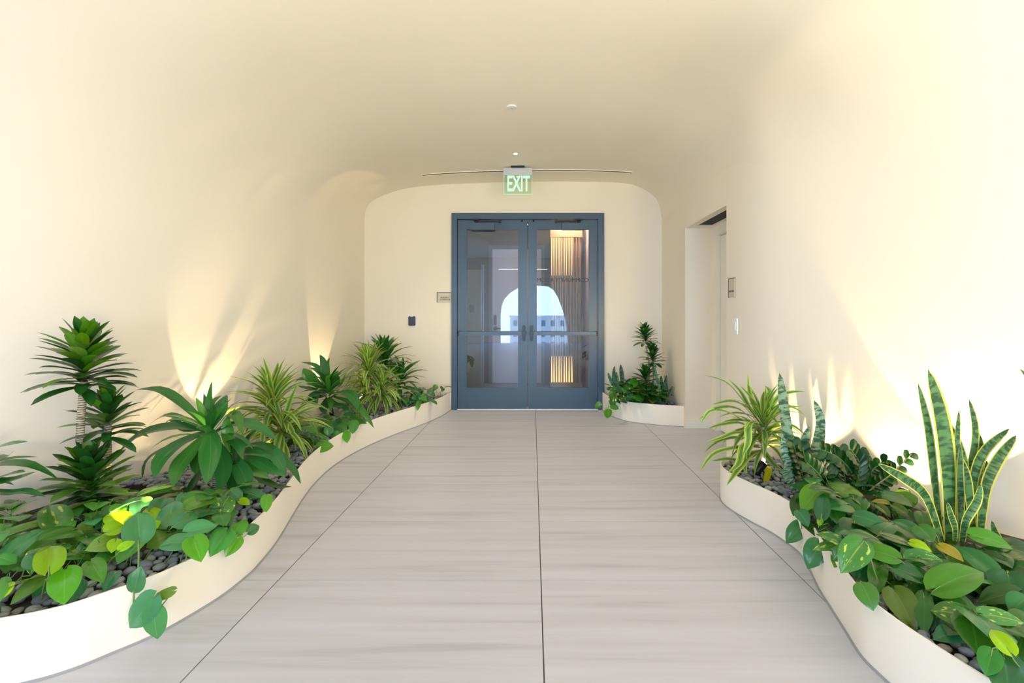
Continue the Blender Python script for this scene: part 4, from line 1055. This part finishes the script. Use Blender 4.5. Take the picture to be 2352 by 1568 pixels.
hand(PC, cc, 4.612, [(945, 985, 1105, 930, 110, 'teal', .27), (1080, 880, 1195, 885, 60, 'teal', .30), (1130, 930, 1302, 965, 85, 'mid', .26), (1170, 960, 1150, 1085, 100, 'mid', 'r'), (955, 1040, 1075, 1090, 85, 'teal', .22), (900, 1085, 900, 985, 90, 'teal', .27),
    (690, 1000, 790, 1090, 110, 'mid', .27), (620, 1140, 515, 1110, 80, 'bright', .26), (740, 1200, 745, 1100, 85, 'teal', .22), (790, 1230, 950, 1210, 125, 'bright', 'r'), (1080, 1070, 1095, 1182, 85, 'bright', 'r'), (850, 920, 930, 960, 110, 'mid', .28),
    (1000, 1070, 940, 1120, 60, 'mid', .22), (650, 1160, 720, 1230, 90, 'dark', .22), (790, 1100, 900, 1150, 50, 'var', .24), (1010, 1000, 1090, 1050, 90, 'mid', .24), (700, 1090, 640, 1160, 90, 'dark', .24), (840, 1000, 780, 970, 90, 'mid', .28)], -1, 8, face=.7)
filler(PC, 46, inL(3.35, 4.3, .1, .45), 14, (.15, .20), mix=('mid', 'dark', 'teal', 'mid', 'olive'), sc_=(.65, 1))
runner(PC, [P(765, 1005, 3.9), P(775, 1010, 3.85), P(785, 1006, 3.85), P(795, 995, 3.87)], .003)
PD = plant('pothos', (-1.30, 5.50, .18), 'small dark pothos in the left planter right beside the door frame')
hand(PD, cc, 4.612, [(1820, 640, 1890, 600, 60, 'teal', .32), (1960, 640, 2030, 680, 60, 'teal', .32), (1880, 700, 1940, 740, 60, 'mid', .27), (1850, 760, 1840, 835, 50, 'bright', 'r'), (1800, 720, 1830, 680, 60, 'teal', .28), (2010, 600, 2060, 590, 70, 'mid', .33),
    (2100, 630, 2130, 605, 30, 'dark', .3), (2100, 610, 2085, 580, 28, 'dark', .32)], -1, 9, face=.8)
filler(PD, 44, lambda rn: (lambda y: (xfl(y)-rn.uniform(.07, .38), y))(rn.uniform(5.15, 5.72)), 15, (.17, .27), mix=('mid', 'dark', 'mid', 'teal'), sc_=(.6, .9))

# ------------------------------------------------------------------ corner planter by the doors
ck = CP(1340, 720, 5.6)
r = plant('dracaena', (1.36, 5.50, .18), 'slender tiered dracaena in the corner planter right of the doors')
D = 5.45
cane(r, [P(1492, 905, D), P(1491, 850, D), P(1490, 830, D), P(1484, 795, D)], .011)
cane(r, [P(1500, 905, 5.42), P(1501, 860, 5.42), P(1499, 830, 5.42)], .010, M['stem'])
rosette(r, P(1484, 790, D), (-.1, 0, 1), .17, 54, FC, .78, .1); rosette(r, P(1500, 838, 5.42), (-.05, -.05, 1), .17, 50, FC, .75, 0); rosette(r, P(1484, 885, 5.38), (-.1, -.1, 1), .16, 44, FC, .82, 0)
def snake(name_pts, root, conv, s, d, mat, prof=SNK):
    for q in name_pts:
        pts, wpx = q[0], q[1]; dd = q[2] if len(q) > 2 else 0
        wleaf(root, [conv(x, y, d+dd) for x, y in pts], wpx/s/F*d, mat, (0, -1, .05), prof, .28, 12)
r = plant('snake_plant', (.98, 5.58, .18), 'short snake plant leaves at the door end of the corner planter')
snake([([(400, 1000), (370, 900), (335, 820), (318, 758)], 40), ([(420, 1000), (410, 900), (390, 780), (402, 672)], 50, .05), ([(440, 1000), (440, 900), (432, 820), (420, 745)], 42, -.06), ([(490, 1000), (500, 850), (490, 760), (478, 652)], 62, .05),
       ([(430, 1000), (400, 900), (385, 830), (378, 770)], 45, .02), ([(470, 1000), (520, 930), (560, 880), (615, 832)], 50, .0)], r, ck, 5.6, 5.5, M['snaked'])
r = plant('snake_plant', (1.50, 5.25, .18), 'snake plant with one long leaning spear at the jamb end of the corner planter')
snake([([(990, 1130), (975, 950), (930, 780), (905, 625)], 40, -.1), ([(985, 1130), (1000, 1000), (1000, 900), (1000, 795)], 58, .0), ([(1020, 1130), (1040, 1000), (1055, 900), (1070, 785)], 56, .03), ([(1060, 1120), (1090, 1050), (1125, 990), (1147, 930)], 52, -.02),
       ([(1000, 1130), (1030, 1030), (1035, 950), (1030, 880)], 60, -.05), ([(960, 1130), (900, 1000), (890, 920), (905, 850)], 60, .05), ([(1020, 1130), (1060, 1030), (1070, 960), (1045, 790)], 46, .05)], r, ck, 5.6, 5.28, M['snaked'])
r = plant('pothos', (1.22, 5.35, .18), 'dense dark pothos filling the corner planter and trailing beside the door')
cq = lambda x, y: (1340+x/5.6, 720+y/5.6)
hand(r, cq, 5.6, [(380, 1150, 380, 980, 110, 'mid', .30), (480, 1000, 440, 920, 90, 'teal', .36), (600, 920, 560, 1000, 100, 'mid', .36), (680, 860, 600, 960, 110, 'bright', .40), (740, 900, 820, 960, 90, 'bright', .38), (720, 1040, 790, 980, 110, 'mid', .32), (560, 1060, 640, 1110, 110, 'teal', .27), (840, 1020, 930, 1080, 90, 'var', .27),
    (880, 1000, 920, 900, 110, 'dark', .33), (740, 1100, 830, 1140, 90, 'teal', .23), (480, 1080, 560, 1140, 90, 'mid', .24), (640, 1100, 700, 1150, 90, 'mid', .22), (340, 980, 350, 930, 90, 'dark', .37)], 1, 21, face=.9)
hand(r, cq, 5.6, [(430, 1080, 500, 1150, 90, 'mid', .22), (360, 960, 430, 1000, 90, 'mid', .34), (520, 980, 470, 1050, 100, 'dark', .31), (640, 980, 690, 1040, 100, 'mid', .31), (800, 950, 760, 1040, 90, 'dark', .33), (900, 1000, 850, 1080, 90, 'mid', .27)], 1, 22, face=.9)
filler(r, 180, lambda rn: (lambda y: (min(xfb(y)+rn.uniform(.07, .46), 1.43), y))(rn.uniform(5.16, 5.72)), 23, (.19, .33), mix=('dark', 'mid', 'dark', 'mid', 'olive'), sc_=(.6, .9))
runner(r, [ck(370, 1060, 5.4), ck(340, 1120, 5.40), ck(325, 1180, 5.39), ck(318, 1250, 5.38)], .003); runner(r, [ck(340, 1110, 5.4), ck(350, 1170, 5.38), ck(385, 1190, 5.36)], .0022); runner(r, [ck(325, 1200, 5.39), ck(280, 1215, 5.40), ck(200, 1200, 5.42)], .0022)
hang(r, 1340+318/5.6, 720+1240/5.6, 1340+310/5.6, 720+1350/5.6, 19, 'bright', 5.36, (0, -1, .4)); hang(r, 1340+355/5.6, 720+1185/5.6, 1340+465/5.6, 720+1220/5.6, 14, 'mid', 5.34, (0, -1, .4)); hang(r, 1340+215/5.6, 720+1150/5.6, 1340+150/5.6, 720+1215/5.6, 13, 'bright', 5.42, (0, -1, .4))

# ------------------------------------------------------------------ right planter
r = plant('striped_dracaena', (1.47, 2.95, .18), 'lemon-striped dracaena at the rounded end of the right planter')
c6_ = CP(1580, 840, 3.41); D = 2.93
cane(r, [c6_(592, 800, D), c6_(590, 640, D), c6_(585, 480, D)], .012, plain('pale_cane', (.55, .50, .40, 1), .7))
HL = [([(580, 460), (420, 260), (300, 130), (135, 72)], .036, -.05), ([(580, 470), (480, 330), (410, 200), (312, 100)], .033, .1), ([(570, 480), (430, 310), (320, 275), (185, 305)], .034, -.1), ([(570, 490), (400, 340), (230, 330), (88, 420)], .034, -.15),
      ([(560, 500), (330, 370), (180, 350), (98, 455)], .03, -.2), ([(590, 460), (520, 330), (480, 200), (470, 60)], .034, .05), ([(590, 450), (500, 260), (440, 190), (412, 160)], .036, 0), ([(600, 450), (640, 330), (640, 200), (600, 155)], .034, .15),
      ([(590, 460), (700, 250), (820, 205), (920, 203)], .036, -.05), ([(600, 470), (700, 340), (820, 320), (888, 322)], .03, .05), ([(600, 480), (720, 310), (850, 340), (920, 392)], .03, .0), ([(580, 500), (480, 450), (470, 600), (428, 700)], .040, -.3),
      ([(570, 560), (420, 450), (260, 460), (160, 490)], .032, -.1), ([(570, 580), (400, 520), (270, 560), (140, 600)], .03, -.2), ([(570, 600), (400, 560), (240, 590), (125, 680)], .026, -.1), ([(560, 620), (370, 640), (200, 690), (97, 822)], .032, -.3),
      ([(575, 640), (440, 620), (400, 760), (315, 838)], .04, -.35), ([(575, 660), (480, 700), (400, 800), (302, 938)], .042, -.4), ([(560, 680), (420, 740), (300, 730), (188, 745)], .036, -.2), ([(590, 640), (600, 680), (680, 780), (760, 830)], .036, -.25),
      ([(600, 620), (690, 580), (780, 620), (860, 700)], .036, -.1), ([(600, 560), (700, 520), (800, 540), (890, 590)], .034, -.1), ([(600, 520), (720, 450), (830, 490), (905, 560)], .034, .0), ([(590, 470), (640, 380), (700, 330), (730, 290)], .034, .1),
      ([(590, 480), (620, 360), (630, 300), (625, 262)], .03, -.1), ([(575, 640), (450, 640), (440, 760), (460, 850)], .034, -.3), ([(595, 790), (630, 800), (620, 870), (590, 935)], .034, -.1)]
for k, (pts, w_, dd) in enumerate(HL):
    wleaf(r, [c6_(x, y, D+dd*(i/3)) for i, (x, y) in enumerate(pts)], w_*1.12, M['lemon'] if k != 26 else M['yellow'], (0, -.4, 1), n=10)
rosette(r, c6_(585, 520, D), (-.05, -.1, 1), .12, 34, FL, .80); rosette(r, c6_(590, 650, D), (-.1, -.15, 1), .10, 22, FL, .68, cone=(.3, .95))

r = plant('snake_plant', (1.68, 2.70, .18), 'pale banded snake plant with a tall spear behind the ZZ plant')
snake([([(815, 965), (790, 640), (745, 300), (718, 55)], 84, -.02), ([(830, 960), (790, 800), (755, 680), (742, 545)], 66, -.05), ([(960, 930), (985, 700), (1035, 450), (988, 268)], 84, .03), ([(870, 960), (880, 740), (905, 600), (952, 475)], 84, .0),
       ([(830, 975), (790, 880), (770, 830), (768, 780)], 72, -.1), ([(925, 950), (925, 850), (905, 800), (885, 760)], 74, -.06), ([(1010, 940), (1040, 640), (1050, 500), (1038, 400)], 50, .05)], r, c6_, 3.41, 2.66, M['snake'])
# ZZ plant
r = plant('zz_plant', (1.80, 2.56, .18), 'dark glossy ZZ plant with arching stems near the low wall glow')
def zz(root, pts, d, n, ln=.070, wd=.039, seed=0, lit=0, dd=0):
    rn = random.Random(seed); m = len(pts)-1
    P3 = [c6_(x, y, d+dd*i/m) for i, (x, y) in enumerate(pts)]
    for p in P3: p.x = min(p.x, wallR(p.y)-.05)
    c = cat(P3, 20)
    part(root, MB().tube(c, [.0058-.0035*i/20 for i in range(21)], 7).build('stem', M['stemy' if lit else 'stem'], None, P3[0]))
    for k in range(n):
        i = int(4+15.5*k/(n-1)); i = min(i, 19); p = c[i]; t = (c[i+1]-c[i-1]).normalized()
        sd = t.cross(Vector((.2, -1, .25))).normalized(); q = 1 if k % 2 else -1
        dr = (sd*q+t*.55+Vector((0, -.1, rn.uniform(-.1, .25)))).normalized(); L_ = ln*rn.uniform(.85, 1.15)*(1-.25*k/n)
        wleaf(root, [p, p+dr*L_*.5+Vector((0, 0, .004)), p+dr*L_], wd, M['zz'], (.1*q, -.8, .5), OBL, .25, 5, name='leaflet')
D = 2.50
zz(r, [(1330, 1050), (1480, 930), (1600, 840), (1750, 690)], D, 18, lit=1, seed=1, dd=-.05); zz(r, [(1300, 1010), (1290, 850), (1180, 720), (1045, 655)], D, 18, seed=2); zz(r, [(1310, 1010), (1330, 880), (1340, 760), (1275, 650)], D, 18, seed=3, dd=-.1)
zz(r, [(1180, 1000), (1130, 900), (1090, 820), (1050, 770)], D, 12, seed=4); zz(r, [(1380, 1010), (1420, 900), (1450, 810), (1560, 740)], D, 14, seed=5); zz(r, [(920, 960), (890, 820), (850, 700), (828, 610)], 2.6, 14, seed=6)
zz(r, [(1010, 960), (960, 850), (920, 740), (900, 640)], 2.58, 12, seed=7); zz(r, [(1240, 1000), (1230, 880), (1200, 780), (1190, 650)], D, 14, seed=8, dd=.05); zz(r, [(1350, 1020), (1400, 880), (1380, 790), (1350, 700)], D, 14, seed=9)
zz(r, [(1100, 1000), (1060, 900), (1000, 820), (930, 760)], D, 12, seed=10, dd=-.05); zz(r, [(1300, 1040), (1380, 960), (1450, 900), (1500, 950)], D, 10, seed=11, lit=1)
# yellow-edged snake plant
r = plant('snake_plant', (1.86, 2.02, .18), 'large yellow-edged snake plant rising from the right pothos')
c9 = CP(1980, 780, 3.016)
snake([([(545, 1380), (500, 1000), (455, 620), (388, 300)], 66, .02), ([(600, 1380), (590, 950), (545, 560), (458, 205)], 128, 0), ([(550, 1400), (440, 1090), (290, 960), (110, 860)], 72, -.05), ([(645, 1380), (655, 1000), (655, 700), (672, 485)], 52, .03),
       ([(700, 1380), (720, 1050), (690, 780), (595, 562)], 60, .04), ([(705, 1370), (730, 1000), (782, 650), (740, 410)], 62, .05), ([(730, 1320), (770, 950), (850, 760), (1022, 615)], 82, .02), ([(815, 1330), (850, 1020), (940, 820), (1070, 660)], 100, 0),
       ([(760, 1340), (800, 1000), (822, 780), (797, 625)], 60, .06), ([(640, 1395), (640, 1300), (610, 1210), (590, 1125)], 48, -.08), ([(690, 1395), (715, 1250), (790, 1120), (822, 1000)], 72, -.08), ([(795, 1320), (830, 1120), (850, 970), (864, 835)], 56, .03),
       ([(770, 1370), (745, 1150), (720, 950), (675, 800)], 70, .01), ([(680, 1380), (680, 1150), (675, 950), (680, 720)], 60, -.02), ([(640, 1360), (665, 1200), (690, 1000), (700, 880)], 56, .07)], r, c9, 3.016, 2.0, M['snakey'])
snake([([(980, 1480), (950, 1400), (915, 1330), (897, 1252)], 56, -.1)], r, c9, 3.016, 2.0, M['snakey'])
r = plant('snake_plant', (2.18, 1.86, .18), 'snake plant outside the right edge with one leaf tip showing')
snake([([(1500, 1500), (1400, 900), (1250, 400), (1094, 203)], 60, -.1), ([(1560, 1500), (1600, 1000), (1580, 500), (1540, 200)], 70, -.1), ([(1500, 1500), (1420, 1100), (1380, 800), (1420, 500)], 66, -.05)], r, c9, 3.016, 1.98, M['snakey'])
# pothos of the right planter
c7_ = lambda x, y: (1780+x/3.213, 1080+y/3.213)
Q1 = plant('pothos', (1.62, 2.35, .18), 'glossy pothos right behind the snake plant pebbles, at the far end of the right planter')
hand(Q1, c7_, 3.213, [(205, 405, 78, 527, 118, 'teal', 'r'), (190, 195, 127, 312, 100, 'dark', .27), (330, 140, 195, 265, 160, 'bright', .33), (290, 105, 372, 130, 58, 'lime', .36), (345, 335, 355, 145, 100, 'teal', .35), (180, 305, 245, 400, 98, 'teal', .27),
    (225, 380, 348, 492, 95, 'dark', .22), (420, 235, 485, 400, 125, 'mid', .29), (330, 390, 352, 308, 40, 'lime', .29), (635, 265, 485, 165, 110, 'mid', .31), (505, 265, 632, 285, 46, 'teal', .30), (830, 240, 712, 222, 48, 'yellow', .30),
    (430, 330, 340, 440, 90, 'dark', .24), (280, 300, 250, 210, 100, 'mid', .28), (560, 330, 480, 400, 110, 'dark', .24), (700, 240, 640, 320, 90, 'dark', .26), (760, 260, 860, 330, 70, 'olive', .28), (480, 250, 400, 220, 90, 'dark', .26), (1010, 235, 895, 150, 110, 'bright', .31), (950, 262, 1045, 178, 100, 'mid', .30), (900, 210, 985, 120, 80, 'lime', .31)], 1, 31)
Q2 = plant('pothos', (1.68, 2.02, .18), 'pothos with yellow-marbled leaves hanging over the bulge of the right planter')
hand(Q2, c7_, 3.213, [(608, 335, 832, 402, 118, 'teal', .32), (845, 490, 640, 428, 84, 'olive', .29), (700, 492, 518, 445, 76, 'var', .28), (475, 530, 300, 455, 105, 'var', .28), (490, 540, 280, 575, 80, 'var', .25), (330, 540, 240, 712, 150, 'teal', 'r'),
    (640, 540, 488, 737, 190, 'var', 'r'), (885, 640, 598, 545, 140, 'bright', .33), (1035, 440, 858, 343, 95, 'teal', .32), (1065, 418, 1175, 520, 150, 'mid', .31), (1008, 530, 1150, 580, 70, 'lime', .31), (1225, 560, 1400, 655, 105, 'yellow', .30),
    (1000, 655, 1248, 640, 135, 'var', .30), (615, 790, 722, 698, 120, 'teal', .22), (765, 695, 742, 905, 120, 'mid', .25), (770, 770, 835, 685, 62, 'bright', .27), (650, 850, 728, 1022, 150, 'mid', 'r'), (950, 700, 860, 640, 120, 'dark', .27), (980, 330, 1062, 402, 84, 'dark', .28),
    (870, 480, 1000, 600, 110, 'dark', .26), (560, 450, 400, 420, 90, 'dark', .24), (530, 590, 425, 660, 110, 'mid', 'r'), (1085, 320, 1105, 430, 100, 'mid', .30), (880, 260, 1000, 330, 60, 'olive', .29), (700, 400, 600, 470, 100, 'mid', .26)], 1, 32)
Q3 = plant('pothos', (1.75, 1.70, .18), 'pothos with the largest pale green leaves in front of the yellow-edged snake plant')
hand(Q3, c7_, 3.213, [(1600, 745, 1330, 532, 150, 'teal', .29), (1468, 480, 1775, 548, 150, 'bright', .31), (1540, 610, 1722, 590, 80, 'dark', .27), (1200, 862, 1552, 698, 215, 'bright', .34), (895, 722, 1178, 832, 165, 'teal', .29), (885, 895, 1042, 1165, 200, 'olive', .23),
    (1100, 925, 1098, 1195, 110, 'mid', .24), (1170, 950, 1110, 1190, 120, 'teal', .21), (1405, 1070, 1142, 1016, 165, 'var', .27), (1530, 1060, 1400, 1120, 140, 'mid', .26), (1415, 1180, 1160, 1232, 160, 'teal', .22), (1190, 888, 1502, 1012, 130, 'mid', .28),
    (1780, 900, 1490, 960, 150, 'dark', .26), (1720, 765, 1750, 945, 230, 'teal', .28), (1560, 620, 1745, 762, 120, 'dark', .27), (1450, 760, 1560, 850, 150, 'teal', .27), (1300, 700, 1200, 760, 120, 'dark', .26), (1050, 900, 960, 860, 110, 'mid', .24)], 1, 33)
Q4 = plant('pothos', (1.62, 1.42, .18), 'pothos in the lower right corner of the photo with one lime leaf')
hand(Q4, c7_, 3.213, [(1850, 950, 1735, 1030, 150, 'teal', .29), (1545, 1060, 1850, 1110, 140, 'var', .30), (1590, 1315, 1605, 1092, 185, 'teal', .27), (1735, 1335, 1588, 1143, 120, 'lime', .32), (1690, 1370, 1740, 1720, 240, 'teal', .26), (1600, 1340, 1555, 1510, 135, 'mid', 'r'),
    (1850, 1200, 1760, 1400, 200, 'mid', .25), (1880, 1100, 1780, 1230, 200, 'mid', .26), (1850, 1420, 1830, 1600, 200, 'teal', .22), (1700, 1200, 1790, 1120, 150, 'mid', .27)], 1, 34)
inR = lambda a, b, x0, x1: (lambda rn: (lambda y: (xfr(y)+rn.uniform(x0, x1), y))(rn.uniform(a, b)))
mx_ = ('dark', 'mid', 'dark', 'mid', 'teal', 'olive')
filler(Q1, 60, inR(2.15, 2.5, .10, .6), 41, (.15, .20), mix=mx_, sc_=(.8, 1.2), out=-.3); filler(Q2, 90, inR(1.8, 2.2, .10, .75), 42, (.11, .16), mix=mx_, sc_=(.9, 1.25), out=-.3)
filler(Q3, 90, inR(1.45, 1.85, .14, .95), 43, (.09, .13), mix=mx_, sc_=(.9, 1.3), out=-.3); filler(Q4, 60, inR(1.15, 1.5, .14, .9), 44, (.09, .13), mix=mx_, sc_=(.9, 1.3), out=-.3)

# ------------------------------------------------------------------ planter spotlights
def spot(loc, aim, power, label, ang=1.5, vis=True, col=(1, .72, .38), blend=.35):
    loc = Vector(loc); dr = (Vector(aim)-loc).normalized()
    r = tag(empty('planter_spotlight', loc), label, 'spotlight', None)
    q = Vector((0, 0, 1)).rotation_difference(dr)
    def k(o): o.parent = r; o.rotation_mode = 'QUATERNION'; o.rotation_quaternion = q; return o
    k(MB().tube([(0, 0, -.05), (0, 0, -.045), (0, 0, .035), (0, 0, .04)], [.016, .024, .026, .026], 18, True).build('housing', M['black']))
    k(MB().tube([(0, 0, .040), (0, 0, .043)], .021, 16).build('lens', M['lampwarm']))
    MB().tube([(0, 0, -.01), (0, 0, -.075)], .006, 8).build('stake', M['black'], r)
    s = bpy.data.lights.new('planter_lamp', 'SPOT'); s.energy = power; s.color = col; s.spot_size = ang; s.spot_blend = blend; s.shadow_soft_size = .012
    o = link(bpy.data.objects.new('planter_lamp', s)); o.location = loc+dr*.05; o.rotation_mode = 'QUATERNION'; o.rotation_quaternion = Vector((0, 0, -1)).rotation_difference(dr)
spot((-1.80, 2.16, .26), (-2.2, 2.9, .75), 18, 'glowing spotlight buried in pothos leaves, farther of the left pair', 1.1)
spot((-1.716, 1.94, .26), (-2.42, 2.95, .80), 70, 'glowing spotlight buried in pothos leaves, nearer of the left pair', .85, blend=.12)
spot((-2.06, 3.12, .25), (-2.31, 3.36, 1.02), 55, 'spotlight hidden behind the corn plant washing the left wall', .8, blend=.12)
spot((-1.80, 3.18, .24), (-2.1, 3.45, .6), 9, 'spotlight glowing under the first lemon-striped dracaena', 1.0)
spot((-2.00, 4.60, .25), (-2.17, 4.76, .98), 70, 'spotlight behind the dark dracaena washing the left wall', .72, blend=.12)
spot((-1.90, 5.10, .26), (-1.75, 4.95, .7), 12, 'spotlight glowing behind the second lemon-striped dracaena', 1.2)
spot((1.42, 2.90, .245), (1.81, 3.02, .62), 60, 'black bullet spotlight on pebbles under the right lemon-striped dracaena', 1.1, blend=.15)
spot((1.93, 2.42, .25), (2.06, 2.51, .44), 40, 'spotlight glowing low against the right wall beside the ZZ plant', 1.7, blend=.25)
spot((1.95, 2.12, .26), (2.20, 2.32, .90), 90, 'spotlight behind the yellow-edged snake plant at the right', 1.1, blend=.15)
